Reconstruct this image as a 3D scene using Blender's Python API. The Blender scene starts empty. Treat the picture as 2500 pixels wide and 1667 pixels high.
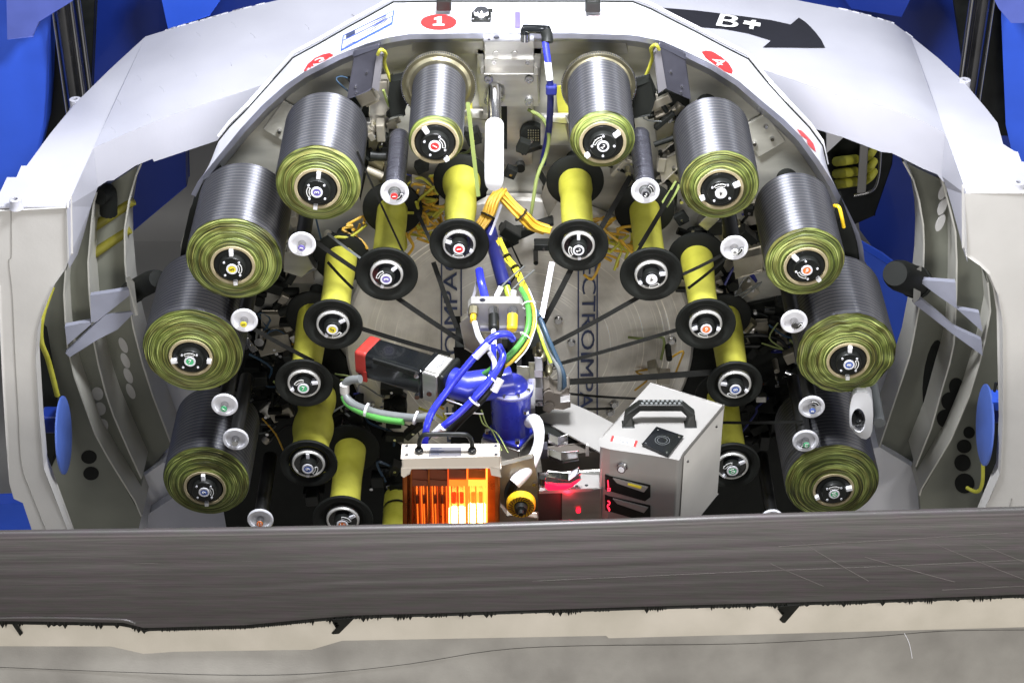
import bpy, math, random
from mathutils import Vector, Matrix, noise
from mathutils.bvhtree import BVHTree
from mathutils.geometry import tessellate_polygon
random.seed(7)
R = math.radians
scene = bpy.context.scene
col = scene.collection

# ---------------------------------------------------------------- camera
F = 5000.0                      # focal length in photo pixels (photo is 2500 px wide)
PITCH = R(35)
CAM = Vector((-0.0135, -3.75 * math.cos(PITCH), 3.75 * math.sin(PITCH)))
FWD = Vector((0, math.cos(PITCH), -math.sin(PITCH)))
UP = Vector((0, math.sin(PITCH), math.cos(PITCH)))
cd = bpy.data.cameras.new('camera'); cam = bpy.data.objects.new('camera', cd); col.objects.link(cam)
cam.location = CAM; cam.rotation_euler = (R(90) - PITCH, 0, 0)
cd.sensor_width = 36; cd.lens = 36 * F / 2500; cd.clip_start = .05; cd.clip_end = 60
scene.camera = cam
# ---------------------------------------------------------------- light
w = bpy.data.worlds.new('World'); scene.world = w; w.use_nodes = True
bg = w.node_tree.nodes['Background']; bg.inputs[0].default_value = (.80, .84, .95, 1); bg.inputs[1].default_value = .29
def area(name, loc, target, sx, sy, power, colr):
    l = bpy.data.lights.new(name, 'AREA'); l.shape = 'RECTANGLE'; l.size = sx; l.size_y = sy
    l.energy = power; l.color = colr
    o = bpy.data.objects.new(name, l); col.objects.link(o); o.location = loc
    o.rotation_euler = (Vector(target) - Vector(loc)).to_track_quat('-Z', 'Y').to_euler()
    return o
area('gantry_lamp', (.03, -.22, 1.45), (.03, .15, .2), .36, .22, 60, (.93, .95, 1))
area('ceiling_lamp', (0, .35, 4.0), (0, .35, 0), 3.4, .8, 34, (.92, .95, 1))
area('side_lamp', (-1.05, -.15, 1.35), (-.85, .1, .2), .3, .25, 7, (.92, .95, 1))
area('side_lamp', (1.05, -.15, 1.35), (.85, .1, .2), .3, .25, 7, (.92, .95, 1))
area('hall_lamp', (3.0, -2.2, 1.3), (.2, 0, 0), .9, .9, 34, (1, .97, .92))
area('front_lamp', (0, -4.6, 1.1), (0, 0, 0), 4.2, 1.2, 132, (1, .96, .90))
scene.view_settings.view_transform = 'Standard'; scene.view_settings.look = 'None'
scene.view_settings.exposure = 0.0; scene.view_settings.gamma = 1

# ---------------------------------------------------------------- helpers
def ray(px, py):
    return FWD + Vector((1, 0, 0)) * ((px - 1250) / F) - UP * ((py - 833.5) / F)
def W(px, py, Y=0.0):
    d = ray(px, py); return CAM + d * ((Y - CAM.y) / d.y)
def WZ(px, py, Z):
    d = ray(px, py); return CAM + d * ((Z - CAM.z) / d.z)
def mpp(p):
    return (p - CAM).dot(FWD) / F       # metres per photo pixel at point p

class MB:
    def __init__(s): s.v = []; s.f = []
    def add(s, vs, fs):
        n = len(s.v); s.v += [Vector(p) for p in vs]; s.f += [tuple(i + n for i in f) for f in fs]; return s
    def box(s, c, size, m=None):
        c = Vector(c); vs = []
        for x in (-.5, .5):
            for y in (-.5, .5):
                for z in (-.5, .5):
                    p = Vector((x * size[0], y * size[1], z * size[2])); vs.append(c + (m @ p if m else p))
        return s.add(vs, [(0, 1, 3, 2), (4, 6, 7, 5), (0, 4, 5, 1), (2, 3, 7, 6), (0, 2, 6, 4), (1, 5, 7, 3)])
    def prism(s, front, back):
        n = len(front); tri = tessellate_polygon([list(front)])
        vs = list(front) + list(back)
        fs = [tuple(t) for t in tri] + [tuple(i + n for i in reversed(t)) for t in tri]
        fs += [(i, (i + 1) % n, (i + 1) % n + n, i + n) for i in range(n)]
        return s.add(vs, fs)
    def slab(s, pts, t):                  # polygon in 3D given thickness away from the camera
        pts = [Vector(p) for p in pts]; n = Vector((0, 0, 0))
        for i in range(len(pts)):
            n += (pts[i] - pts[0]).cross(pts[(i + 1) % len(pts)] - pts[0])
        n.normalize()
        if n.dot(pts[0] - CAM) < 0: n = -n
        return s.prism(pts, [p + n * t for p in pts])
    def tube(s, pts, r, seg=10, cap=True, smooth=6):
        pts = [Vector(p) for p in pts]
        if smooth and len(pts) > 2:
            out = []; P = [pts[0]] + pts + [pts[-1]]
            for i in range(1, len(P) - 2):
                for k in range(smooth):
                    t = k / smooth; a, b, c, d = P[i - 1], P[i], P[i + 1], P[i + 2]
                    out.append(.5 * ((2 * b) + (c - a) * t + (2 * a - 5 * b + 4 * c - d) * t * t + (3 * b - a - 3 * c + d) * t ** 3))
            out.append(pts[-1]); pts = out
        n = len(pts); vs = []; u = None
        for i, p in enumerate(pts):
            d = (pts[min(i + 1, n - 1)] - pts[max(i - 1, 0)]).normalized()
            if u is None: u = d.orthogonal().normalized()
            else: u = (u - d * u.dot(d)).normalized()
            v = d.cross(u); rr = r(i / (n - 1)) if callable(r) else r
            vs += [p + (u * math.cos(a) + v * math.sin(a)) * rr for a in [2 * math.pi * k / seg for k in range(seg)]]
        fs = [(i * seg + k, i * seg + (k + 1) % seg, (i + 1) * seg + (k + 1) % seg, (i + 1) * seg + k) for i in range(n - 1) for k in range(seg)]
        if cap: fs += [tuple(range(seg - 1, -1, -1)), tuple((n - 1) * seg + k for k in range(seg))]
        return s.add(vs, fs)
    def lathe(s, prof, c, seg=48, axis='Y', close=False, wob=None):   # prof: (radius, position along axis)
        c = Vector(c); vs = []
        for (r, y) in prof:
            for k in range(seg):
                a = 2 * math.pi * k / seg; rr = r * (wob(a, y) if wob else 1)
                if axis == 'Y': vs.append(c + Vector((rr * math.cos(a), y, rr * math.sin(a))))
                elif axis == 'Z': vs.append(c + Vector((rr * math.cos(a), rr * math.sin(a), y)))
                else: vs.append(c + Vector((y, rr * math.cos(a), rr * math.sin(a))))
        n = len(prof)
        fs = [(i * seg + k, i * seg + (k + 1) % seg, (i + 1) * seg + (k + 1) % seg, (i + 1) * seg + k) for i in range(n - 1) for k in range(seg)]
        if close: fs += [tuple(range(seg)), tuple((n - 1) * seg + k for k in range(seg))]
        return s.add(vs, fs)

def origin(o):
    v = Vector((0, 0, 0))
    while o: v += o.location; o = o.parent
    return v
def obj(name, mb, mat, parent=None, smooth=False, bevel=0, loc=None, seg=2):
    o0 = origin(parent) if parent else Vector(loc if loc is not None else (0, 0, 0))
    me = bpy.data.meshes.new(name); me.from_pydata([v - o0 for v in mb.v], [], mb.f); me.update()
    me.materials.append(mat)
    if smooth:
        me.polygons.foreach_set('use_smooth', [True] * len(me.polygons))
        try: me.set_sharp_from_angle(angle=R(38))
        except Exception: pass
    o = bpy.data.objects.new(name, me); col.objects.link(o)
    if parent: o.parent = parent
    else: o.location = o0
    if bevel:
        b = o.modifiers.new('bevel', 'BEVEL'); b.width = bevel; b.segments = seg; b.limit_method = 'ANGLE'; b.angle_limit = R(35)
    return o
def tag(o, label=None, cat=None, group=None, kind=None):
    if label: o['label'] = label
    if cat: o['category'] = cat
    if group: o['group'] = group
    if kind: o['kind'] = kind
    return o
def thing(name, label, cat, loc, group=None):
    o = bpy.data.objects.new(name, None); o.empty_display_size = .03; col.objects.link(o); o.location = loc
    return tag(o, label, cat, group)
def centred(mb):
    c = Vector((0, 0, 0))
    for v in mb.v: c += v
    c /= len(mb.v); c.z = min(v.z for v in mb.v); return c

def text_mb(s, ex=.03, font=None):
    cu = bpy.data.curves.new('t', 'FONT'); cu.body = s; cu.extrude = ex; cu.align_x = 'CENTER'; cu.align_y = 'CENTER'; cu.resolution_u = 3
    ob = bpy.data.objects.new('t', cu); col.objects.link(ob)
    me = bpy.data.meshes.new_from_object(ob.evaluated_get(bpy.context.evaluated_depsgraph_get()))
    vs = [v.co.copy() for v in me.vertices]; fs = [tuple(p.vertices) for p in me.polygons]
    xs = [v.x for v in vs]; ys = [v.y for v in vs]; cx = (min(xs) + max(xs)) / 2; cy = (min(ys) + max(ys)) / 2
    for v in vs: v.x -= cx; v.y -= cy
    bpy.data.objects.remove(ob); bpy.data.curves.remove(cu); bpy.data.meshes.remove(me)
    return vs, fs, (max(xs) - min(xs)), (max(ys) - min(ys))
TXT = {}
def text(s):
    if s not in TXT: TXT[s] = text_mb(s)
    return TXT[s]
def text_front(mb, s, c, h, rot=0, sx=1, t=.0006):      # writing on a plane facing -Y
    vs, fs, tw, th = text(s); k = h / th; ca, sa = math.cos(rot), math.sin(rot); out = []
    for v in vs:
        x, y = v.x * k * sx, v.y * k
        out.append(Vector(c) + Vector((x * ca - y * sa, (-t if v.z > 0 else t * .2), x * sa + y * ca)))
    mb.add(out, fs)

# ---------------------------------------------------------------- materials
def mk(name, c, rough=.5, metal=0, var=.12, ns=12, bump=0, bs=300, stretch=(1, 1, 1), coat=0, spec=.5, c2=None, rv=.1):
    m = bpy.data.materials.new(name); m.use_nodes = True; nt = m.node_tree; b = nt.nodes['Principled BSDF']
    N = nt.nodes.new; L = nt.links.new
    b.inputs['Metallic'].default_value = metal; b.inputs['Coat Weight'].default_value = coat
    b.inputs['Specular IOR Level'].default_value = spec
    tc = N('ShaderNodeTexCoord'); mp = N('ShaderNodeMapping'); mp.inputs['Scale'].default_value = stretch; L(tc.outputs['Object'], mp.inputs['Vector'])
    nz = N('ShaderNodeTexNoise'); nz.inputs['Scale'].default_value = ns; nz.inputs['Detail'].default_value = 6; L(mp.outputs[0], nz.inputs['Vector'])
    mx = N('ShaderNodeMix'); mx.data_type = 'RGBA'
    cr = N('ShaderNodeValToRGB'); cr.color_ramp.elements[0].position = .32; cr.color_ramp.elements[1].position = .68
    L(nz.outputs['Fac'], cr.inputs[0]); L(cr.outputs[0], mx.inputs[0])
    lo = tuple(x * (1 - var) for x in c); hi = tuple(min(1, x * (1 + var)) for x in c) if c2 is None else c2
    mx.inputs[6].default_value = (*lo, 1); mx.inputs[7].default_value = (*hi, 1)
    L(mx.outputs[2], b.inputs['Base Color'])
    mr = N('ShaderNodeMapRange'); mr.inputs['To Min'].default_value = max(.03, rough - rv); mr.inputs['To Max'].default_value = min(1, rough + rv)
    L(nz.outputs['Fac'], mr.inputs['Value']); L(mr.outputs[0], b.inputs['Roughness'])
    if bump:
        n2 = N('ShaderNodeTexNoise'); n2.inputs['Scale'].default_value = bs; n2.inputs['Detail'].default_value = 4; L(mp.outputs[0], n2.inputs['Vector'])
        bp = N('ShaderNodeBump'); bp.inputs['Strength'].default_value = bump; bp.inputs['Distance'].default_value = .002
        L(n2.outputs['Fac'], bp.inputs['Height']); L(bp.outputs[0], b.inputs['Normal'])
    return m
def emit(name, c, s):
    m = bpy.data.materials.new(name); m.use_nodes = True; b = m.node_tree.nodes['Principled BSDF']
    b.inputs['Base Color'].default_value = (*[x * .5 for x in c], 1); b.inputs['Emission Color'].default_value = (*c, 1); b.inputs['Emission Strength'].default_value = s
    return m
M = {}
M['white'] = mk('white_paint', (.41, .41, .46), .42, var=.05, ns=5, bump=.08, bs=160, c2=(.455, .455, .505))
M['hood'] = mk('hood_paint', (.80, .80, .84), .35, var=.03, ns=5, bump=.05, bs=120)
M['cream'] = mk('cream_paint', (.54, .525, .50), .5, var=.06, ns=8, bump=.1, bs=160)
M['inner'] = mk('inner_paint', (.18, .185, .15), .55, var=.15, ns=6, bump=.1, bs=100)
M['wall'] = mk('wall_paint', (.30, .29, .27), .6, var=.1, ns=4)
M['blue'] = mk('blue_paint', (.010, .030, .22), .35, var=.2, ns=3, coat=.2, bump=.03, bs=60)
M['bblue'] = mk('bright_blue_paint', (.03, .10, .62), .35, var=.15, ns=4, coat=.2)
M['dblue'] = mk('dark_blue_hose', (.015, .02, .16), .45)
M['hblue'] = mk('blue_hose', (.03, .04, .62), .22, coat=.5, var=.1)
M['gblue'] = mk('gearbox_blue', (.025, .035, .38), .28, coat=.6, var=.12, ns=20)
M['black'] = mk('black_plastic', (.010, .011, .010), .4, spec=.3, var=.3, ns=30, bump=.05)
M['mblack'] = mk('matt_black', (.009, .010, .0085), .62, spec=.2, var=.3, ns=20, bump=.1)
M['gloss'] = mk('gloss_black', (.006, .007, .008), .2, coat=.3)
M['alu'] = mk('aluminium', (.62, .61, .58), .34, 1, var=.12, ns=10, bump=.08, bs=200, stretch=(1, 1, 6))
M['plate'] = mk('machined_plate', (.43, .42, .37), .45, .45, var=.25, ns=7, bump=.12, bs=120, stretch=(.6, 1, 3))
M['steel'] = mk('steel', (.55, .55, .56), .22, 1, var=.1, ns=20)
M['chrome'] = mk('chrome', (.8, .8, .82), .1, 1, var=.03)
M['bracket'] = mk('bracket_metal', (.38, .35, .29), .45, .7, var=.25, ns=15)
M['brass'] = mk('dull_brass', (.36, .33, .22), .36, .9, var=.2, ns=20)
M['core'] = mk('card_core', (.36, .30, .18), .7, var=.12, ns=60, bump=.1)
M['yellow'] = mk('yellow_sleeve', (.42, .40, .03), .6, var=.1, ns=14, bump=.4, bs=60, c2=(.60, .58, .08))
M['yel'] = mk('yellow_plastic', (.85, .55, .02), .4)
M['green'] = mk('green_cable', (.08, .30, .06), .4, var=.1)
M['lime'] = mk('lime_cable', (.45, .60, .05), .4)
M['orange'] = mk('orange_cable', (.62, .36, .03), .5, var=.15)
M['grey'] = mk('grey_cable', (.16, .17, .17), .4)
M['tealb'] = mk('steel_blue_cable', (.03, .065, .11), .4)
M['wplast'] = mk('white_plastic', (.80, .80, .82), .35, var=.03)
M['disc'] = mk('white_disc', (.72, .72, .76), .35, var=.04)
M['tow'] = mk('carbon_tow', (.007, .007, .006), .6, 0, spec=.12, var=.3, ns=40, stretch=(1, 1, 4))
M['liner'] = mk('liner_film', (.22, .27, .08), .5, var=.15)
M['foil'] = mk('silver_strap', (.33, .32, .35), .3, .6, var=.05)
M['red'] = mk('red_print', (.75, .03, .03), .45, var=.05)
M['pink'] = mk('blown_red_print', (.80, .42, .42), .5, var=.1, ns=60, c2=(.8, .78, .8))  # faded red, with blown-out light put into its pale patches
M['redtape'] = mk('red_tape', (.34, .026, .018), .5, var=.1, ns=30, bump=.2, bs=60)
M['navy'] = mk('navy_print', (.045, .06, .13), .5)
M['printblue'] = mk('blue_print', (.05, .12, .60), .5)
M['ink'] = mk('black_print', (.01, .01, .015), .45)
M['amber'] = mk('yellow_print', (.80, .68, .05), .45)
M['purple'] = mk('purple_print', (.16, .13, .42), .45)
M['orng'] = mk('orange_print', (.85, .20, .04), .45)
M['grn'] = mk('green_print', (.08, .45, .20), .45)
M['blu'] = mk('cobalt_print', (.06, .12, .42), .45)
M['whitep'] = mk('white_print', (.80, .80, .78), .5)
M['boxgrey'] = mk('box_steel', (.31, .30, .285), .42, .2, var=.06, ns=10, bump=.06, bs=250)
M['heat'] = mk('heater_cream', (.62, .56, .48), .45, var=.04)

ANR = .25
def body_mat():
    m = bpy.data.materials.new('wound_tow'); m.use_nodes = True; nt = m.node_tree; b = nt.nodes['Principled BSDF']; N = nt.nodes.new; L = nt.links.new
    tc = N('ShaderNodeTexCoord'); sx = N('ShaderNodeSeparateXYZ'); L(tc.outputs['Object'], sx.inputs[0])
    at = N('ShaderNodeMath'); at.operation = 'ARCTAN2'; L(sx.outputs['X'], at.inputs[0]); L(sx.outputs['Z'], at.inputs[1])
    a2 = N('ShaderNodeMath'); a2.operation = 'MULTIPLY_ADD'; L(at.outputs[0], a2.inputs[0]); a2.inputs[1].default_value = .00166
    L(sx.outputs['Y'], a2.inputs[2])
    d = N('ShaderNodeMath'); d.operation = 'DIVIDE'; L(a2.outputs[0], d.inputs[0]); d.inputs[1].default_value = .0104
    fr = N('ShaderNodeMath'); fr.operation = 'FRACT'; L(d.outputs[0], fr.inputs[0])
    cr = N('ShaderNodeValToRGB'); e = cr.color_ramp.elements
    e[0].position = 0; e[0].color = (.42, .42, .40, 1); e[1].position = .06; e[1].color = (.42, .42, .40, 1)
    x = e.new(.12); x.color = (.115, .115, .13, 1); x = e.new(.92); x.color = (.14, .14, .16, 1); x = e.new(.97); x.color = (.08, .08, .09, 1)
    L(fr.outputs[0], cr.inputs[0])
    nz = N('ShaderNodeTexNoise'); nz.inputs['Scale'].default_value = 14; nz.inputs['Detail'].default_value = 8
    mp = N('ShaderNodeMapping'); mp.inputs['Scale'].default_value = (1, 26, 1); L(tc.outputs['Object'], mp.inputs[0]); L(mp.outputs[0], nz.inputs['Vector'])
    mx = N('ShaderNodeMix'); mx.data_type = 'RGBA'; mx.blend_type = 'MULTIPLY'; mx.inputs[0].default_value = .45; L(cr.outputs[0], mx.inputs[6])
    c2 = N('ShaderNodeValToRGB'); c2.color_ramp.elements[0].position = .3; c2.color_ramp.elements[0].color = (.55, .57, .55, 1); c2.color_ramp.elements[1].position = .7
    L(nz.outputs['Fac'], c2.inputs[0]); L(c2.outputs[0], mx.inputs[7]); L(mx.outputs[2], b.inputs['Base Color'])
    b.inputs['Metallic'].default_value = .8; b.inputs['Roughness'].default_value = .52; b.inputs['Anisotropic'].default_value = .96; b.inputs['Anisotropic Rotation'].default_value = ANR
    tg = N('ShaderNodeTangent'); tg.direction_type = 'RADIAL'; tg.axis = 'Y'; L(tg.outputs[0], b.inputs['Tangent'])
    bp = N('ShaderNodeBump'); bp.inputs['Strength'].default_value = .25; bp.inputs['Distance'].default_value = .0004
    L(nz.outputs['Fac'], bp.inputs['Height']); L(bp.outputs[0], b.inputs['Normal'])
    return m
M['body'] = body_mat()
def face_mat():
    m = bpy.data.materials.new('film_edges'); m.use_nodes = True; nt = m.node_tree; b = nt.nodes['Principled BSDF']; N = nt.nodes.new; L = nt.links.new
    tc = N('ShaderNodeTexCoord'); sx = N('ShaderNodeSeparateXYZ'); L(tc.outputs['Object'], sx.inputs[0])
    oi = N('ShaderNodeObjectInfo')
    ml = N('ShaderNodeCombineXYZ'); L(sx.outputs['X'], ml.inputs[0]); L(sx.outputs['Z'], ml.inputs[1])
    ln = N('ShaderNodeVectorMath'); ln.operation = 'LENGTH'; L(ml.outputs[0], ln.inputs[0])
    # slow wander of the layers
    n0 = N('ShaderNodeTexNoise'); n0.inputs['Scale'].default_value = 22; L(tc.outputs['Object'], n0.inputs['Vector'])
    wa = N('ShaderNodeMath'); wa.operation = 'MULTIPLY_ADD'; L(n0.outputs['Fac'], wa.inputs[0]); wa.inputs[1].default_value = .004; L(ln.outputs['Value'], wa.inputs[2])
    def rad(scale, ang):
        k = N('ShaderNodeMath'); k.operation = 'MULTIPLY'; L(wa.outputs[0], k.inputs[0]); k.inputs[1].default_value = scale
        xs = N('ShaderNodeMath'); xs.operation = 'MULTIPLY'; L(sx.outputs['X'], xs.inputs[0]); xs.inputs[1].default_value = ang
        zs = N('ShaderNodeMath'); zs.operation = 'MULTIPLY'; L(sx.outputs['Z'], zs.inputs[0]); zs.inputs[1].default_value = ang
        c = N('ShaderNodeCombineXYZ'); L(k.outputs[0], c.inputs[0]); L(xs.outputs[0], c.inputs[1]); L(zs.outputs[0], c.inputs[2])
        ad = N('ShaderNodeVectorMath'); ad.operation = 'ADD'; L(c.outputs[0], ad.inputs[0])
        rr = N('ShaderNodeMath'); rr.operation = 'MULTIPLY'; L(oi.outputs['Random'], rr.inputs[0]); rr.inputs[1].default_value = 40
        L(rr.outputs[0], ad.inputs[1])
        n = N('ShaderNodeTexNoise'); n.inputs['Scale'].default_value = 1; n.inputs['Detail'].default_value = 3; L(ad.outputs[0], n.inputs['Vector']); return n
    a = rad(620, 9); c = rad(110, 14)
    cr = N('ShaderNodeValToRGB'); e = cr.color_ramp.elements
    e[0].position = .34; e[0].color = (.022, .030, .005, 1); e[1].position = .66; e[1].color = (.35, .39, .12, 1)
    x = e.new(.5); x.color = (.12, .155, .022, 1)
    L(a.outputs['Fac'], cr.inputs[0])
    c2 = N('ShaderNodeValToRGB'); e = c2.color_ramp.elements; e[0].position = .36; e[0].color = (.50, .40, .28, 1); e[1].position = .58; e[1].color = (1, 1, 1, 1)
    L(c.outputs['Fac'], c2.inputs[0])
    mx = N('ShaderNodeMix'); mx.data_type = 'RGBA'; mx.blend_type = 'MULTIPLY'; mx.inputs[0].default_value = 1; L(cr.outputs[0], mx.inputs[6]); L(c2.outputs[0], mx.inputs[7])
    L(mx.outputs[2], b.inputs['Base Color']); b.inputs['Roughness'].default_value = .58
    bp = N('ShaderNodeBump'); bp.inputs['Strength'].default_value = .7; bp.inputs['Distance'].default_value = .0010
    L(a.outputs['Fac'], bp.inputs['Height']); L(bp.outputs[0], b.inputs['Normal'])
    return m
M['face'] = face_mat()
def layup_mat():
    m = bpy.data.materials.new('carbon_layup'); m.use_nodes = True; nt = m.node_tree; b = nt.nodes['Principled BSDF']; N = nt.nodes.new; L = nt.links.new
    tc = N('ShaderNodeTexCoord')
    def nz(sc, s, det=6):
        mp = N('ShaderNodeMapping'); mp.inputs['Scale'].default_value = sc; L(tc.outputs['Object'], mp.inputs[0])
        n = N('ShaderNodeTexNoise'); n.inputs['Scale'].default_value = s; n.inputs['Detail'].default_value = det; L(mp.outputs[0], n.inputs['Vector']); return n
    a = nz((4, 60, 170), 3.0, 8); c = nz((.25, 10, 150), 3, 2); d = nz((5, 5, 26), 5)
    cr = N('ShaderNodeValToRGB'); e = cr.color_ramp.elements; e[0].position = .3; e[0].color = (.058, .051, .050, 1); e[1].position = .72; e[1].color = (.082, .071, .071, 1)
    L(a.outputs['Fac'], cr.inputs[0])
    c2 = N('ShaderNodeValToRGB'); e = c2.color_ramp.elements; e[0].position = .30; e[0].color = (.55, .55, .55, 1); e[1].position = .38; e[1].color = (1, 1, 1, 1)
    x = e.new(.70); x.color = (1, 1, 1, 1); x = e.new(.74); x.color = (1.5, 1.5, 1.5, 1)
    L(c.outputs['Fac'], c2.inputs[0])
    mx = N('ShaderNodeMix'); mx.data_type = 'RGBA'; mx.blend_type = 'MULTIPLY'; mx.inputs[0].default_value = .45; L(cr.outputs[0], mx.inputs[6]); L(c2.outputs[0], mx.inputs[7])
    m3 = N('ShaderNodeMix'); m3.data_type = 'RGBA'; m3.blend_type = 'MULTIPLY'; m3.inputs[0].default_value = .5
    c3 = N('ShaderNodeValToRGB'); e = c3.color_ramp.elements; e[0].position = .35; e[0].color = (.80, 1, .80, 1); e[1].position = .65; e[1].color = (1.05, .90, 1.05, 1)
    L(d.outputs['Fac'], c3.inputs[0]); L(mx.outputs[2], m3.inputs[6]); L(c3.outputs[0], m3.inputs[7])
    L(m3.outputs[2], b.inputs['Base Color']); b.inputs['Roughness'].default_value = .42; b.inputs['Metallic'].default_value = .15
    bp = N('ShaderNodeBump'); bp.inputs['Strength'].default_value = .22; bp.inputs['Distance'].default_value = .0007
    L(a.outputs['Fac'], bp.inputs['Height']); L(bp.outputs[0], b.inputs['Normal'])
    return m
M['layup'] = layup_mat()
def disc_mat():                          # turned plate: concentric tool marks, plus bright reflection arcs painted into the colour
    m = bpy.data.materials.new('turned_plate'); m.use_nodes = True; nt = m.node_tree; b = nt.nodes['Principled BSDF']; N = nt.nodes.new; L = nt.links.new
    tc = N('ShaderNodeTexCoord'); sx = N('ShaderNodeSeparateXYZ'); L(tc.outputs['Object'], sx.inputs[0])
    ml = N('ShaderNodeCombineXYZ'); L(sx.outputs['X'], ml.inputs[0]); L(sx.outputs['Z'], ml.inputs[1])
    ln = N('ShaderNodeVectorMath'); ln.operation = 'LENGTH'; L(ml.outputs[0], ln.inputs[0])
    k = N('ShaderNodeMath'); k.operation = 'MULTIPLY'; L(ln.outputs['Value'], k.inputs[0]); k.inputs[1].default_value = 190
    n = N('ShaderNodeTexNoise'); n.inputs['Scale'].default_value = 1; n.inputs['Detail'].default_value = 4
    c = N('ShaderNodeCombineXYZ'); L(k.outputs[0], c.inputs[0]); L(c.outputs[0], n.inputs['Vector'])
    n2 = N('ShaderNodeTexNoise'); n2.inputs['Scale'].default_value = 9; n2.inputs['Detail'].default_value = 6; L(tc.outputs['Object'], n2.inputs['Vector'])
    cr = N('ShaderNodeValToRGB'); e = cr.color_ramp.elements; e[0].position = .35; e[0].color = (.46, .43, .38, 1); e[1].position = .62; e[1].color = (.88, .84, .77, 1)
    L(n2.outputs['Fac'], cr.inputs[0])
    rr = N('ShaderNodeValToRGB'); e = rr.color_ramp.elements; e[0].position = .56; e[0].color = (1, 1, 1, 1); e[1].position = .64; e[1].color = (1.9, 1.9, 1.85, 1)  # brightened rings: glints put into the colour
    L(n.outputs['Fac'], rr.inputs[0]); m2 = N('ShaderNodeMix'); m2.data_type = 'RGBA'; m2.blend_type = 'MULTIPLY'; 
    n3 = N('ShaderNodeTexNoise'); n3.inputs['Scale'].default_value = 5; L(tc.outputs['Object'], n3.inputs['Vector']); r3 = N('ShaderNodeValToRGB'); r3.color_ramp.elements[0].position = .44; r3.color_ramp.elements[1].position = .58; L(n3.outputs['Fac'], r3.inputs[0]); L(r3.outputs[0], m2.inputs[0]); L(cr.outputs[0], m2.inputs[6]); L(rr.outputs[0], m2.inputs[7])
    L(m2.outputs[2], b.inputs['Base Color']); b.inputs['Metallic'].default_value = .35; b.inputs['Roughness'].default_value = .36
    b.inputs['Anisotropic'].default_value = .5
    tg = N('ShaderNodeTangent'); tg.direction_type = 'RADIAL'; tg.axis = 'Y'; L(tg.outputs[0], b.inputs['Tangent'])
    bp = N('ShaderNodeBump'); bp.inputs['Strength'].default_value = .5; bp.inputs['Distance'].default_value = .001
    L(n.outputs['Fac'], bp.inputs['Height']); L(bp.outputs[0], b.inputs['Normal'])
    return m
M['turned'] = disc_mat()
def glass_mat(name, c, rough=.05, alpha=.25):
    m = bpy.data.materials.new(name); m.use_nodes = True; b = m.node_tree.nodes['Principled BSDF']
    b.inputs['Base Color'].default_value = (*c, 1); b.inputs['Roughness'].default_value = rough; b.inputs['Alpha'].default_value = alpha
    return m
M['quartz'] = glass_mat('amber_glass', (.9, .35, .08), .05, .18)

# ================================================================ BACKGROUND STRUCTURE
bk = MB().prism([W(x, y, 1.9) for x, y in [(-300, -300), (2800, -300), (2800, 1500), (-300, 1500)]], [W(x, y, 1.95) for x, y in [(-300, -300), (2800, -300), (2800, 1500), (-300, 1500)]])
o = obj('back_wall', bk, M['wall'], loc=(0, 1.9, -1)); tag(o, kind='structure')
fl = MB().box((0, 1.0, -1.0), (9, 9, .04)); tag(obj('floor', fl, mk('floor_concrete', (.22, .21, .19), .6, ns=3), loc=(0, 1, -1)), kind='structure')
# blue carrier panels behind the yoke
def panel(name, pts, Y, t, mat, parent, bevel=.002, slope=0, smooth=False):
    f = [W(x, y, Y) for x, y in pts]; b = [p + Vector((0, t, 0)) for p in f]
    return obj(name, MB().prism(f, b), mat, parent, bevel=bevel, smooth=smooth)
bc = thing('carrier_frame', 'blue painted carrier panels rising behind the white yoke', 'machine frame', W(1268, 700, 1.2))
panel('back_panel', [(-100, -160), (2620, -160), (2620, 1290), (2250, 1290), (2250, 760), (2100, 560), (2080, 200), (450, 200), (455, 455), (300, 585), (-100, 900)], 1.25, .05, M['blue'], bc)
panel('side_panel', [(-100, -200), (130, -200), (125, 90), (122, 210), (115, 300), (20, 700), (-100, 800)], .95, .10, M['bblue'], bc, bevel=.03)
panel('cover_panel', [(384, -60), (580, -60), (512, 38), (412, 70)], 1.05, .05, M['bblue'], bc)
M['slate'] = mk('slate_blue_paint', (.08, .11, .38), .4)
panel('cover_panel', [(15, -60), (200, -60), (178, 2), (97, 52), (80, 90), (20, 95)], .85, .05, M['slate'], bc)
panel('cover_panel', [(2020, -60), (2250, -60), (2200, 40), (2080, 20)], 1.05, .05, M['blue'], bc)
panel('side_panel', [(2475, -100), (2620, -100), (2620, 420), (2500, 390), (2480, 300), (2470, 40)], .95, .10, M['bblue'], bc, bevel=.03)
panel('cover_panel', [(2400, -60), (2600, -60), (2600, 55), (2470, 55), (2440, 20)], .85, .05, M['slate'], bc)
panel('cover_panel', [(2090, 600), (2160, 640), (2240, 700), (2262, 800), (2200, 950), (2160, 900), (2150, 700)], 1.02, .04, M['bblue'], bc)
panel('lower_panel', [(-60, 1235), (60, 1230), (70, 1260), (100, 1330), (-60, 1330)], .62, .04, M['bblue'], bc)
panel('lower_panel', [(2480, 1200), (2600, 1180), (2600, 1300), (2470, 1300)], .62, .04, M['bblue'], bc)
panel('shadow_panel', [(120, -80), (235, -80), (220, 300), (120, 420), (90, 600), (60, 420), (110, 300)], 1.0, .03, M['black'], bc)  # black sheets put in for the dark shadows beside the columns
panel('shadow_panel', [(2320, -80), (2470, -80), (2480, 330), (2440, 330), (2360, 210)], 1.0, .03, M['black'], bc)
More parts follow.
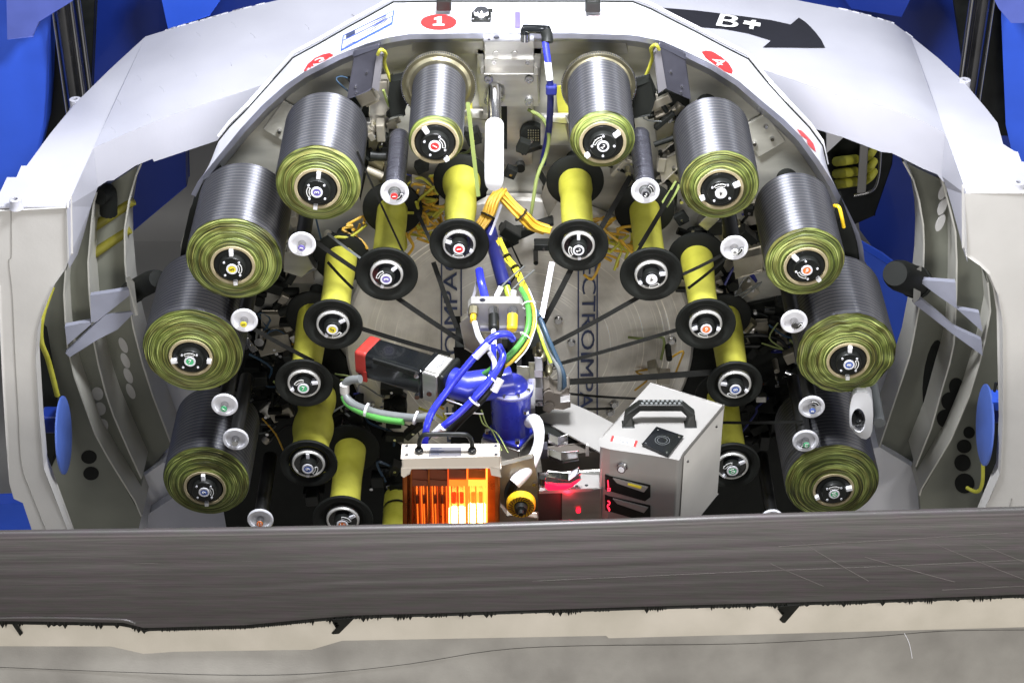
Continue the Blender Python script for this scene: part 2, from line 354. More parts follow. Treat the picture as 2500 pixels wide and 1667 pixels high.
# guide columns
def column(px, rpx, label, h0=-120, h1=330, extra=()):
    c = thing('guide_column', label, 'guide column', W(px, h1, .93), 'chromed guide columns behind the yoke')
    a = W(px, h0, .93); b = W(px, h1, .93); a.x = b.x = (a.x + b.x) / 2
    obj('column_tube', MB().tube([a, b], rpx * mpp(a), 24, smooth=0), M['steel2'], c, smooth=True)
    for dx, r in extra:
        v = Vector((dx * mpp(a), -.02, 0))
        obj('rod', MB().tube([a + v, b + v], r * mpp(a), 12, smooth=0), M['chrome'], c, smooth=True)
M['steel2'] = mk('dark_steel', (.20, .20, .21), .25, 1, var=.15)
column(172, 26, 'dark steel column with thin chrome rods behind the yoke at upper left', extra=((-27, 3), (22, 5), (41, 5)))
column(2380, 22, 'dark steel column with one chrome rod behind the yoke at upper right', extra=((-30, 6), (26, 3)))

# ================================================================ YOKE (large white arch)
yk = thing('yoke_frame', 'large white and grey painted arch yoke framing the whole creel head', 'machine frame', W(1268, 900, .5))
YF, YB = .28, .85
def mesh3(name, polys, mat, parent, **k):
    mb = MB()
    for p in polys:
        pts = [W(*q) if not isinstance(q, Vector) else q for q in p]; ids = []
        for q in pts:
            hit = [i for i, v in enumerate(mb.v) if (v - q).length < 1e-5]
            if hit: ids.append(hit[0])
            else: mb.v.append(q); ids.append(len(mb.v) - 1)
        mb.f += [tuple(ids[i] for i in t) for t in tessellate_polygon([pts])]
    return obj(name, mb, mat, parent, **k)
# arch top surface: loft of front chain to back chain with a back wall
fr = [(228, 362), (310, 325), (395, 290), (470, 263), (560, 235), (700, 188), (960, 110), (1268, 60), (1560, 90), (1700, 130), (1854, 168), (2053, 235), (2166, 262), (2260, 300), (2307, 325)]
bk = [(355, 90), (440, 64), (500, 48), (565, 29), (640, 10), (790, -25), (1000, -60), (1268, -80), (1540, -60), (1740, -30), (1940, 0), (2053, 22), (2120, 38), (2181, 57), (2223, 88)]
def ya(x):
    d = min(abs(x - 228), abs(2307 - x)); return .28 + .22 * min(1, d / 480)
Fp = [W(x, y, ya(x)) for x, y in fr]; Bp = [W(x, y, YB) for x, y in bk]
mb = MB(); n = len(fr); NS = 6
grid = []
for i in range(n):
    for k in range(NS + 1):
        t = k / NS; grid.append(Fp[i].lerp(Bp[i], t))
mb.add(grid, [(i * (NS + 1) + k, i * (NS + 1) + k + 1, (i + 1) * (NS + 1) + k + 1, (i + 1) * (NS + 1) + k) for i in range(n - 1) for k in range(NS)])
mb.add(Bp + [p + Vector((0, 0, -.12)) for p in Bp], [(i, i + 1, i + 1 + n, i + n) for i in range(n - 1)])
arch = obj('arch_top', mb, M['white'], yk, smooth=True)
arch_bvh = BVHTree.FromPolygons([tuple(v) for v in mb.v], mb.f)
# arch front face
lowL = [(238, 458), (262, 442), (278, 440), (283, 436), (330, 413), (330, 405), (372, 388), (376, 395), (535, 342), (640, 300)]
def face_strip(up, low):
    xs_ = sorted(set([p[0] for p in up] + [p[0] for p in low])); xs_ = [x for x in xs_ if max(up[0][0], low[0][0]) - 12 <= x <= min(up[-1][0], low[-1][0]) + 12]
    def at(t, x):
        t = sorted(t)
        if x <= t[0][0]: return t[0][1]
        for i in range(len(t) - 1):
            if x <= t[i + 1][0]: return t[i][1] + (t[i + 1][1] - t[i][1]) * (x - t[i][0]) / max(1e-6, t[i + 1][0] - t[i][0])
        return t[-1][1]
    mb = MB(); vs = []
    for x in xs_:
        a, b = W(x, at(up, x), ya(x)), W(x, at(low, x), ya(x)); vs += [a, b, b + Vector((0, .05, 0))]
    mb.add(vs, [(3 * i + j, 3 * i + j + 1, 3 * i + j + 4, 3 * i + j + 3) for i in range(len(xs_) - 1) for j in (0, 1)])
    return obj('arch_face', mb, M['white'], yk)
face_strip(fr[:6], [(228, 470)] + lowL + [(700, 275)])
lowR = [(1900, 290), (1976, 311), (2056, 335), (2151, 371), (2177, 374), (2210, 390), (2253, 412), (2288, 426), (2300, 441)]
face_strip(fr[9:], [(1700, 230)] + lowR + [(2307, 446)])
# side facets and shelves left
YP = .06
zsl = W(163, 505, YP).z; zsr = W(2361, 477, YP).z
SL = lambda x, y: WZ(x, y, zsl)
SR = lambda x, y: WZ(x, y, zsr)
mesh3('shoulder', [[(-80, 512, YP), (163, 505, YP), SL(120, 440), SL(65, 405), SL(52, 405), SL(40, 433), SL(17, 433), SL(-5, 480), SL(-80, 505)],
                   [(163, 505, YP), (196, 432, .17), SL(120, 440)], [SL(120, 440), (196, 432, .17), (228, 362, YF), (120, 330, .36), SL(65, 405)],
                   [(228, 362, YF), (205, 232, .55), (185, 250, .55), (120, 330, .36)], [(228, 362, YF), (290, 228, .56), (355, 90, YB), (270, 168, .72), (205, 232, .55)]], M['white'], yk, smooth=True)
mesh3('inner_cheek', [[(163, 505, YP), (228, 362, YF), (238, 460, YF), (222, 505, YF - .03), (205, 570, YF - .05), (190, 620, YF - .08), (170, 655, YP + .04), (165, 640, YP)]], M['white'], yk)
postL = [(-80, 512), (0, 513), (163, 505), (166, 640), (158, 658), (128, 700), (108, 745), (93, 800), (88, 870), (98, 1030), (108, 1140), (175, 1330), (95, 1330), (60, 1225), (38, 1215), (28, 1180), (16, 1080), (8, 950), (3, 850), (-3, 700), (-80, 600)]
panel('post', postL, YP, .03, M['cream'], yk, bevel=.004)
mesh3('shoulder', [[(2600, 470, YP), (2361, 477, YP), SR(2410, 395), SR(2449, 352), SR(2476, 369), SR(2485, 371), SR(2494, 395), SR(2600, 400)],
                   [(2361, 477, YP), SR(2410, 395), (2334, 400, .17)], [SR(2410, 395), SR(2449, 352), (2435, 300, .34), (2307, 325, YF), (2334, 400, .17)],
                   [(2307, 325, YF), (2435, 300, .34), (2410, 268, .42), (2351, 198, .55)], [(2307, 325, YF), (2351, 198, .55), (2290, 142, .72), (2223, 88, YB), (2265, 205, .56)]], M['white'], yk, smooth=True)
mesh3('inner_cheek', [[(2361, 477, YP), (2307, 325, YF), (2299, 430, YF), (2311, 460, YF), (2333, 537, YF - .05), (2350, 606, YF - .09), (2362, 640, YP)]], M['white'], yk)
postR = [(2600, 470), (2361, 477), (2361, 625), (2390, 645), (2414, 668), (2436, 720), (2446, 780), (2448, 900), (2447, 1040), (2440, 1155), (2370, 1330), (2470, 1330), (2500, 1230), (2600, 1150)]
panel('post', postR, YP, .03, M['cream'], yk, bevel=.004)
# seams, bosses, bolts and weld marks
for pts in ([(27, 515), (28, 620), (22, 640), (30, 720), (36, 860), (44, 1000), (52, 1130), (75, 1200), (115, 1300)], [(2470, 1215), (2455, 1275)]):
    obj('weld_seam', MB().tube([W(x, y, YP) for x, y in pts], .0012, 6), M['wall'], yk, smooth=True)
def boss(px, py, Y, r, h):
    c = WZ(px, py, -Y + .001) if Y < 0 else W(px, py, Y)
    obj('lifting_boss', MB().lathe([(r * 1.25, -.004), (r, .002), (r, h), (r * .8, h + .001), (r * .45, h + .001), (r * .45, h - .01), (0, h - .01)], c, 20, 'Z'), M['white'], yk, smooth=True)
    obj('bore', MB().lathe([(r * .42, h - .003), (0, h - .003)], c, 16, 'Z'), M['ink'], yk)
boss(40, 503, -zsl, .0105, .014); boss(2484, 462, -zsr, .0105, .014)
boss(186, 262, .55, .0115, .018); boss(2353, 215, .55, .0115, .018)
mbw = MB()
for (x, y) in [(415, 135), (470, 175), (555, 148), (612, 82), (640, 128), (595, 192), (535, 212), (450, 245), (360, 280), (390, 212), (285, 243), (335, 185), (480, 80), (565, 55), (700, 95), (745, 60), (800, 80), (860, 35), (690, 150), (760, 120), (272, 312), (230, 290)]:
    d = ray(x, y); hit = arch_bvh.ray_cast(CAM, d.normalized())
    if hit[0] is None: continue
    a = hit[0]; h2 = arch_bvh.ray_cast(CAM, ray(x + 11, y + 13).normalized())
    if h2[0] is None: continue
    b = h2[0]; m = (a + b) / 2 + Vector((.002, 0, 0))
    mbw.tube([a, m, b], .0011, 5, smooth=3)
if mbw.v: tag(obj('weld_marks', mbw, M['white'], yk, smooth=True), kind='stuff')
mbw = MB()
for i in range(26):
    j = random.choice([0, 1, 2, 3, 4, 10, 11, 12, 13]); t = random.random()
    if j + 1 < n: p = Bp[j].lerp(Bp[j + 1], t); mbw.tube([p, p + (Bp[j + 1] - Bp[j]).normalized() * .02], .0018, 5, smooth=0)
tag(obj('edge_weld', mbw, M['white'], yk, smooth=True), kind='stuff')

# decals: printed shapes laid on a modelled surface
def decal(name, polys, bvh, mat, parent, off=.0012, fallbackY=.4, raw=None):
    mb = MB()
    def proj(x, y):
        h = bvh.ray_cast(CAM, ray(x, y).normalized())
        if h[0] is None: return W(x, y, fallbackY)
        nn = h[1]; nn = nn if nn.dot(h[0] - CAM) < 0 else -nn
        return h[0] + nn * off
    for p in polys:
        flat = [Vector((x, y, 0)) for x, y in p]; tr = [tuple(flat[i] for i in t) for t in tessellate_polygon([flat])]
        for lvl in range(4):
            nt_ = []
            for (a, b, c) in tr:
                l = [((b - a).length, 0), ((c - b).length, 1), ((a - c).length, 2)]; L_, k_ = max(l)
                if L_ < 9: nt_.append((a, b, c)); continue
                if k_ == 0: m = (a + b) / 2; nt_ += [(a, m, c), (m, b, c)]
                elif k_ == 1: m = (b + c) / 2; nt_ += [(a, b, m), (a, m, c)]
                else: m = (a + c) / 2; nt_ += [(a, b, m), (m, b, c)]
            tr = nt_
        for t3 in tr: mb.add([proj(v.x, v.y) for v in t3], [(0, 1, 2)])
    if raw:
        for vs, fs in raw: mb.add([proj(x, y) for x, y in vs], fs)
    return obj(name, mb, mat, parent)
def text_px(s, cx, cy, hpx, wpx, rot=0, shear=0):
    vs, fs, tw, th = text(s); ca, sa = math.cos(rot), math.sin(rot); out = []
    keep = [f for f in fs if all(vs[i].z > 0 for i in f)]
    for v in vs:
        x = v.x / tw * wpx; y = v.y / th * hpx; x += shear * y
        out.append((cx + x * ca + y * sa, cy + x * sa - y * ca))
    return out, keep
def ell(cx, cy, rx, ry, rot=0, n=36):
    ca, sa = math.cos(rot), math.sin(rot)
    return [(cx + rx * math.cos(a) * ca - ry * math.sin(a) * sa, cy + rx * math.cos(a) * sa + ry * math.sin(a) * ca) for a in [2 * math.pi * k / n for k in range(n)]]
# arrow B+, cut into strips so that it follows the arch
top = [(1614, 21), (1700, 28), (1800, 40), (1900, 54), (1930, 62)]
bot = [(1650, 47), (1694, 67), (1766, 73), (1800, 80), (1845, 89)]
polys = [[(1614, 21), (1660, 24.5), (1660, 51), (1650, 45)], [(1660, 24.5), (1700, 28), (1700, 67.5), (1694, 67), (1660, 51)], [(1700, 28), (1760, 35), (1766, 73), (1700, 67.5)], [(1760, 35), (1820, 43), (1825, 84), (1766, 73)],
         [(1820, 43), (1880, 51), (1882, 101), (1825, 84)], [(1880, 51), (1930, 62), (1930, 118), (1862, 118), (1882, 101)], [(1930, 62), (1950, 45), (1966, 56), (1979, 68), (1993, 84), (2005, 100), (2014, 118.5), (1930, 118)]]
decal('arrow_print', polys, arch_bvh, M['ink'], yk, .0015)
decal('arrow_lettering', [], arch_bvh, M['whitep'], yk, .0032, raw=[text_px('B', 1777, 55, 30, 50, R(7), .25), text_px('+', 1834, 64, 21, 42, R(9), .1)])
decal('arrow_lettering', [], arch_bvh, M['whitep'], yk, .0034, raw=[text_px('B', 1779.5, 55.3, 30, 50, R(7), .25)])
decal('arrow_lettering', [[(1815, 60.5), (1815.5, 54.5), (1856, 60.5), (1855.5, 67)], [(1829, 75), (1836, 53), (1845, 54), (1838, 76)]], arch_bvh, M['whitep'], yk, .0036)

# ---- inner casting of the yoke with ribs, holes and gussets
def chain(*p): return list(p)
L1 = [(236, 470), (228, 500), (222, 560), (215, 640), (217, 700), (222, 760), (228, 830), (240, 890), (258, 960), (277, 1015), (316, 1105), (345, 1168)]
L2 = [(345, 400), (332, 430), (315, 490), (304, 560), (305, 640), (312, 720), (325, 800), (348, 889), (372, 964), (414, 1074), (418, 1085)]
L3 = [(160, 660), (156, 720), (160, 790), (165, 850), (182, 920), (205, 985), (232, 1060), (265, 1120), (330, 1225), (345, 1260)]
def rib(name, pts, Y, w, t, parent, mat):
    pts3 = [W(x, y, Y) for x, y in pts]; mb = MB(); n = len(pts3); vs = []
    for i, p in enumerate(pts3):
        d = (pts3[min(i + 1, n - 1)] - pts3[max(i - 1, 0)]); d.normalize(); u = Vector((d.z, 0, -d.x)).normalized() * w / 2
        for a, b in ((-1, 0), (1, 0), (1, 1), (-1, 1)): vs.append(p + u * a + Vector((0, t * b, 0)))
    fs = [(i * 4 + k, i * 4 + (k + 1) % 4, i * 4 + 4 + (k + 1) % 4, i * 4 + 4 + k) for i in range(n - 1) for k in range(4)]
    return obj(name, mb.add(vs, fs), mat, parent)
M['ribedge'] = mk('rib_edge_paint', (.48, .47, .42), .5, var=.06)
def mirror(pts, dy=0): return [(2536 + 16 - x, y + dy) for x, y in pts]
R1 = [(2300, 440), (2311, 480), (2322, 520), (2333, 567), (2336, 638), (2335, 720), (2332, 787), (2329, 840), (2318, 890), (2303, 940), (2274, 1044), (2236, 1139)]
R2 = [(2205, 395), (2230, 440), (2244, 489), (2254, 549), (2256, 600), (2254, 660), (2246, 740), (2235, 800), (2222, 865), (2205, 919), (2175, 1008), (2147, 1092)]
R3 = [(2412, 690), (2418, 760), (2405, 830), (2393, 880), (2366, 967), (2340, 1030), (2321, 1074), (2250, 1193), (2245, 1210)]
for side, (a1, a2, a3), cheek in (('l', (L1, L2, L3), None), ('r', (R1, R2, R3), None)):
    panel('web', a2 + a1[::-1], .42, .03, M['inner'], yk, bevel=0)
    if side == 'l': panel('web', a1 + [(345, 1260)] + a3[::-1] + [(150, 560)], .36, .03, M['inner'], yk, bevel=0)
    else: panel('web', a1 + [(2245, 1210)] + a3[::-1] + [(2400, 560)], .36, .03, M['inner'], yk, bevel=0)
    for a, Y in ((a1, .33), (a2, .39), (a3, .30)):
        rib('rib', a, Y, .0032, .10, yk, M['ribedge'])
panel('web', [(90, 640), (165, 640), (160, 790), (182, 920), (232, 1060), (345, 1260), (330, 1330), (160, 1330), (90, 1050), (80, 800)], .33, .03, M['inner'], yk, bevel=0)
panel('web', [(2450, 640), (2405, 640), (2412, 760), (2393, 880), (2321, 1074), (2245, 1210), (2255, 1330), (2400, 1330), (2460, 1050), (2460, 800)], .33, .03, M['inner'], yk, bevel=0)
G = lambda *pts: panel('gusset', [p[:2] for p in pts], .285, .012, M['gusset'], yk, bevel=0)
M['gusset'] = mk('gusset_paint', (.30, .31, .38), .5)
G((220, 722, .33), (323, 706, .25), (328, 712, .25), (235, 786, .33), (222, 787, .35))
G((158, 797, .28), (220, 786, .34), (222, 792, .34), (164, 842, .28))
G((331, 760, .25), (256, 770, .36), (232, 792, .33), (160, 862, .3), (170, 872, .27), (240, 828, .3), (286, 805, .26))
mesh3('gusset_plate', [[(308, 677, .3), (316, 675, .26), (328, 689, .25), (337, 769, .25), (331, 772, .25), (316, 754, .3)]], M['ribedge'], yk)
panel('gusset_shadow_web', [(235, 786), (328, 712), (331, 758), (256, 770)], .29, .01, M['inner'], yk, bevel=0)  # dark sheet stands in for the shade between the gussets
G((2238, 683, .25), (2333, 690, .34), (2336, 754, .33), (2290, 722, .28))
G((2336, 754, .33), (2391, 764, .34), (2399, 810, .28), (2360, 775, .3))
G((2229, 740, .25), (2248, 731, .27), (2290, 765, .3), (2330, 800, .32), (2396, 830, .3), (2399, 868, .28), (2330, 818, .28))
mesh3('gusset_plate', [[(2232, 662, .25), (2250, 647, .3), (2247, 728, .3), (2229, 742, .25)]], M['ribedge'], yk)
M['hole_light'] = mk('hole_liner', (.50, .49, .47), .5)
def hole(px, py, rx, ry, rot, Y, dark):
    c = W(px, py, Y); k = mpp(c)
    pts = [(px + x, py + y) for x, y in ell(0, 0, rx, ry, R(rot), 20)]
    f = [W(x, y, Y) for x, y in pts]; obj('lightening_hole', MB().prism(f, [p + Vector((0, .004, 0)) for p in f]), M['mblack'] if dark else M['hole_light'], yk)
for x, y in [(301, 843), (306, 880), (313, 917), (319, 955)]: hole(x, y, 9, 20, -25, .4185, False)
for x, y in [(238, 961), (244, 998), (250, 1038)]: hole(x, y, 14, 16, -20, .3585, False)
for x, y in [(217, 1116), (222, 1156)]: hole(x, y, 19, 16, 0, .3285, True)
for x, y in [(2303, 468), (2301, 506), (2296, 545)]: hole(x, y, 9, 22, 25, .3585, False)
for x, y, a, b in [(2335, 945, 18, 22), (2320, 980, 22, 22), (2309, 1022, 22, 22), (2312, 1062, 18, 24)]: hole(x, y, a, b, 0, .3585, True)
for x, y, a, b in [(2366, 1056, 14, 14), (2354, 1090, 18, 16), (2350, 1130, 20, 20), (2355, 1180, 24, 24)]: hole(x, y, a, b, 0, .3285, True)
hole(2280, 925, 26, 95, 6, .4185, True)
# pale base castings under the yoke
bs = thing('base_casting', 'pale cream base casting low at the left beside the lowest spool', 'machine base', W(400, 1290, .5))
panel('foot', [(344, 1169), (400, 1130), (440, 1150), (560, 1240), (560, 1340), (320, 1340), (335, 1225)], .40, .1, M['hood'], bs)
panel('pad', [(365, 1255), (425, 1215), (562, 1235), (562, 1340), (352, 1340)], .36, .03, M['white'], bs)
panel('cheek_plate', [(360, 940), (393, 915), (500, 940), (520, 1010), (415, 1090)], .5, .03, M['hood'], bs)
bs = thing('base_casting', 'pale cream base casting low at the right beside the lowest spool', 'machine base', W(2150, 1290, .5))
panel('foot', [(2147, 1093), (2190, 1116), (2229, 1140), (2247, 1184), (2256, 1330), (1990, 1330), (1990, 1200), (2100, 1100)], .40, .1, M['hood'], bs)
panel('cheek_plate', [(2050, 870), (2185, 888), (2205, 919), (2147, 1100), (2050, 1080)], .5, .03, M['hood'], bs)
# rubber bumpers
def bumper(pts, r, lab):
    t = thing('rubber_bumper', lab, 'bumper', W(*pts[0]), 'black rubber bumpers on the yoke')
    P = [W(*p) for p in pts]; k = mpp(P[0])
    obj('rubber_body', MB().tube(P, lambda s: r * k * (1 if s < .8 else 1 - (s - .8) * 1.2), 20, smooth=4), M['mblack'], t, smooth=True)
    obj('clamp_ring', MB().tube([P[0], P[0].lerp(P[-1], .12)], r * k * 1.06, 20, smooth=0), M['mblack'], t, smooth=True)
bumper([(320, 715, .36), (345, 700, .30), (385, 680, .22)], 27, 'glossy black rubber bumper poking from the left gusset toward the spools')
bumper([(2238, 690, .36), (2215, 680, .30), (2185, 668, .22)], 38, 'glossy black rubber bumper poking from the right gusset toward the spools')
M['darkyel'] = mk('dark_yellow_hose', (.20, .18, .02), .5, var=.4, ns=8)  # darker, blotchy yellow
# hydraulic / yellow hoses behind the left web
for a, b, r, lab in [((228, 555), (325, 490), 13, 'upper yellow hose crossing behind the left rib'), ((222, 625), (315, 560), 13, 'lower yellow hose crossing behind the left rib'), ((160, 640), (200, 625), 12, 'short yellow hose end below the left cheek')]:
    mb = MB().tube([W(a[0], a[1], .415), W(b[0], b[1], .425)], r * .00078, 12, smooth=0); tag(obj('yellow_hose', mb, M['darkyel'], loc=centred(mb), smooth=True), lab, 'hose', 'yellow hoses in the left casting')
mb = MB().tube([W(240, 480, .34), W(262, 470, .37), (W(265, 520, .38))], .018, 12); tag(obj('black_hose', mb, M['mblack'], loc=centred(mb), smooth=True), 'thick black hose tucked under the left arch corner', 'hose')
mb = MB().tube([W(128, 700, .25), W(104, 770, .22), W(100, 830, .22), W(118, 880, .24), (W(140, 965, .26))], .0055, 10); tag(obj('yellow_hose', mb, M['yellow'], loc=centred(mb), smooth=True), 'long thin yellow hose running down inside the left post', 'hose')
mb = MB().prism([W(x, y, .27) for x, y in [(88, 780), (110, 800), (140, 950), (140, 1100), (120, 1140), (85, 1100)]], [W(x, y, .32) for x, y in [(88, 780), (110, 800), (140, 950), (140, 1100), (120, 1140), (85, 1100)]])
tag(obj('cable_bag', mb, M['mblack'], loc=centred(mb), bevel=.004), 'black fabric cable bag behind the left post', 'cable cover')
# blue swivel discs
M['discblue'] = mk('disc_blue', (.08, .15, .50), .4)
def swivel(cx, cy, rx, ry, lab, s):
    t = thing('swivel_disc', lab, 'pivot disc', W(cx, cy, .15), 'blue pivot discs beside the yoke posts')
    c = W(cx, cy, .15); k = mpp(c); rr = ry * k
    mb = MB().lathe([(0, -.003), (rr * .95, -.003), (rr, -.0015), (rr, .0015), (rr * .95, .003), (0, .003)], (0, 0, 0), 40, 'X')
    ang = R(2 * s); Rm = Matrix.Rotation(ang, 4, 'Z'); mb.v = [c + Rm @ v for v in mb.v]
    obj('disc', mb, M['discblue'], t, smooth=True)
    obj('arm', MB().box(c + Vector((-.03 * s, .05, 0)), (.04, .04, .04)), M['blue'], t, bevel=.004)
swivel(155, 1062, 22, 96, 'blue painted pivot disc seen edge-on inside the left post', 1)
swivel(2405, 1037, 20, 100, 'blue painted pivot disc seen edge-on inside the right post', -1)
mb = MB().box(W(2434, 977, .14), (.028, .04, .022)); tag(obj('junction_block', mb, M['bblue'], loc=centred(mb), bevel=.002), 'small bright blue junction block tucked behind the right post', 'block')
mb = MB().prism([W(x, y, .26) for x, y in [(2420, 985), (2450, 985), (2450, 1150), (2400, 1330), (2395, 1330), (2400, 1150)]], [W(x, y, .31) for x, y in [(2420, 985), (2450, 985), (2450, 1150), (2400, 1330), (2395, 1330), (2400, 1150)]])
tag(obj('cable_bag', mb, M['mblack'], loc=centred(mb)), 'black fabric cable cover behind the right post', 'cable cover')
mb = MB().tube([W(2400, 1130, .25), W(2398, 1180, .25), W(2385, 1200, .26), W(2360, 1190, .28)], .004, 8); tag(obj('yellow_hose', mb, M['yellow'], loc=centred(mb), smooth=True), 'thin yellow hose looping by the right blue disc', 'hose')
for i, (x, y, hh) in enumerate([(2428, 955, .02), (2438, 940, .035), (2445, 945, .03)]):
    mb = MB().tube([W(x, y, .12), W(x, y, .12) + Vector((0, 0, hh))], .003, 8, smooth=0); tag(obj('cable_plug', mb, M['gloss'], loc=centred(mb)), ['stubby', 'tallest', 'rightmost'][i] + ' black cable plug on the small blue block', 'plug', 'black cable plugs on the blue block')
# hose reel at right
hr = thing('hose_reel', 'black cabinet holding coiled yellow hose behind the right arch', 'hose reel', W(2090, 470, .9))
panel('cabinet', [(1990, 300), (2180, 340), (2178, 400), (2135, 525), (2055, 560), (1990, 470)], .92, .08, M['black'], hr)
for i, yy in enumerate((395, 425, 450)):
    obj('hose_coil', MB().tube([W(2042, yy, .90), W(2065, yy - 3, .86), W(2088, yy - 6, .90)], .011, 10), M['yellow'], hr, smooth=True)
    obj('hose_coil', MB().tube([W(2112, yy - 8, .90), W(2125, yy - 18, .88), W(2134, yy - 32, .90)], .009, 10), M['yellow'], hr, smooth=True)
panel('upright', [(2102, 355), (2120, 360), (2112, 470), (2094, 470)], .85, .01, M['boxgrey'], hr)
obj('guard_rail', MB().tube([W(2150, 370, .85), W(2145, 430, .85), W(2130, 465, .85), W(2085, 478, .85)], .003, 8), M['steel'], hr, smooth=True)
panel('hinge_plate', [(2020, 325), (2056, 336), (2020, 370)], .84, .01, M['hood'], hr)

# ================================================================ CREEL HOUSING
YL = .26                                     # front lip
hd = thing('creel_hood', 'glossy white faceted hood with red numbered stickers over the spools', 'machine cover', W(1268, 300, .3))
lip = [(478, 480), (494, 450), (518, 420), (545, 386), (596, 324), (651, 265), (703, 219), (749, 187), (832, 145), (898, 119), (951, 104), (1000, 96), (1130, 94), (1268, 94), (1400, 94), (1530, 98), (1557, 101), (1611, 112), (1677, 141), (1736, 170), (1796, 208), (1855, 259), (1905, 300), (1950, 345), (1990, 400), (2026, 457), (2059, 519), (2086, 573), (2095, 605), (2100, 650)]
seam = [(505, 440), (520, 405), (528, 358), (533, 346), (560, 312), (600, 272), (660, 205), (715, 143), (780, 108), (850, 68), (905, 38), (960, 7), (1080, 5), (1268, 5), (1440, 5), (1545, 6), (1590, 24), (1640, 50), (1700, 80), (1760, 112), (1827, 146), (1875, 205), (1925, 260), (1976, 313), (2008, 357), (2020, 414), (2050, 480), (2080, 540), (2097, 600), (2104, 660)]
nl = len(lip)
Lp = [W(x, y, YL) for x, y in lip]
# seam depth grows with how far above the lip it appears
Sp = [W(x, y, YL + (.17 if 5 < i < 22 else .10)) for i, (x, y) in enumerate(seam)]
ctr = W(1268, 850, YL)
def shrink(p, d):
    v = (Vector((p.x, 0, p.z)) - Vector((ctr.x, 0, ctr.z))).normalized(); return p - Vector((v.x, 0, v.z)) * d
Lo = [shrink(p, -.0095) for p in Lp]         # outer corner of lip
HG = 10; hv = []
for i in range(nl - 1):
    for a in range(HG if i < nl - 2 else HG + 1):
        u = a / HG; p0, p1 = Lo[i].lerp(Lo[i + 1], u), Sp[i].lerp(Sp[i + 1], u)
        hv += [p0.lerp(p1, b / HG) for b in range(HG + 1)]
hc = len(hv) // (HG + 1); mb = MB(); mb.add(hv, [(i * (HG + 1) + b, (i + 1) * (HG + 1) + b, (i + 1) * (HG + 1) + b + 1, i * (HG + 1) + b + 1) for i in range(hc - 1) for b in range(HG)])
hood = obj('hood_shell', mb, M['hood'], hd, smooth=True)
hood_bvh = BVHTree.FromPolygons([tuple(v) for v in mb.v], mb.f)
mb = MB(); q = [p + Vector((0, -.001, 0)) for p in Lp]; q2 = [p + Vector((0, -.001, 0)) for p in Lo]; q3 = [p + Vector((0, .05, -.036)) for p in Lp]; q4 = [p + Vector((0, .002, 0)) for p in Lo]
mb.add(q + q2 + q3 + q4, [(i, i + 1, i + 1 + nl, i + nl) for i in range(nl - 1)] + [(i, i + 1, i + 1 + 2 * nl, i + 2 * nl) for i in range(nl - 1)] + [(i + nl, i + 1 + nl, i + 1 + 3 * nl, i + 3 * nl) for i in range(nl - 1)])
M['lip'] = mk('brushed_lip', (.52, .53, .64), .33, .9, var=.1, ns=10, stretch=(3, 1, 1))
obj('hood_lip', mb, M['lip'], hd)
obj('hood_seam', MB().tube(Sp, .0026, 6, smooth=0), M['mblack'], hd)
obj('hood_flange', MB().tube([p + Vector((0, .012, .005)) for p in Sp[3:-4]], .004, 6, smooth=0), M['hood'], hd)
# stickers
decal('number_sticker', [ell(1071, 56, 44, 19)], hood_bvh, M['red'], hd)
decal('sticker_digit', [[(1060, 48), (1071, 43.5), (1078, 43.5), (1078, 62), (1085, 62), (1085, 66), (1057, 66), (1057, 62), (1067, 62), (1067, 50), (1060, 51.5)]], hood_bvh, M['whitep'], hd, .0022)
decal('number_sticker', [ell(1462, 54, 34, 19)], hood_bvh, M['pink'], hd)
decal('sticker_digit', [], hood_bvh, M['whitep'], hd, .0024, raw=[text_px('2', 1478, 54, 22, 26)])
decal('number_sticker', [[(741, 186), (742, 175), (752, 158), (770, 143), (790, 134), (806, 131), (815, 136), (815, 143), (800, 153), (770, 169)]], hood_bvh, M['red'], hd)
decal('sticker_digit', [], hood_bvh, M['whitep'], hd, .0022, raw=[text_px('3', 784, 152, 18, 24, R(-26), -.25)])
decal('number_sticker', [[(1712, 128), (1722, 125), (1738, 127), (1760, 140), (1778, 156), (1788, 172), (1786, 182), (1770, 176), (1745, 160), (1722, 143)]], hood_bvh, M['red'], hd)
decal('sticker_digit', [], hood_bvh, M['whitep'], hd, .0022, raw=[text_px('4', 1752, 153, 19, 28, R(30), .5)])
decal('number_sticker', [[(1944, 316), (1956, 320), (1972, 336), (1985, 352), (1991, 372), (1975, 358), (1955, 332)]], hood_bvh, M['red'], hd)
decal('rating_label', [[(832, 127), (838, 88), (964, 26), (959, 61)]], hood_bvh, M['printblue'], hd, .0012)
decal('rating_label', [[(836, 122), (841, 91), (961, 31), (956, 58)]], hood_bvh, M['whitep'], hd, .002)
decal('label_rule', [[(840, 103), (840, 101), (960, 42), (960, 44)]], hood_bvh, M['printblue'], hd, .0028)
decal('label_logo', [[(846, 97), (847, 87), (869, 76), (869, 86)]], hood_bvh, M['navy'], hd, .0028)
for k in range(5):
    decal('label_print', [[(890 + 2 * k, 68 + 5 * k - 2), (890 + 2 * k, 66.6 + 5 * k - 2), (946, 42 + 3.0 * k - 2), (946, 43.6 + 3.0 * k - 2)]], hood_bvh, M['navy'], hd, .0028)
for k in range(3):
    decal('label_print', [[(842, 108 + 5 * k), (842, 107 + 5 * k), (868, 94 + 5 * k), (868, 95 + 5 * k)]], hood_bvh, M['navy'], hd, .0028)
decal('label_print', [[(1257, 33), (1270, 33), (1271, 72), (1257, 72)]], hood_bvh, M['purple'], hd, .0028)
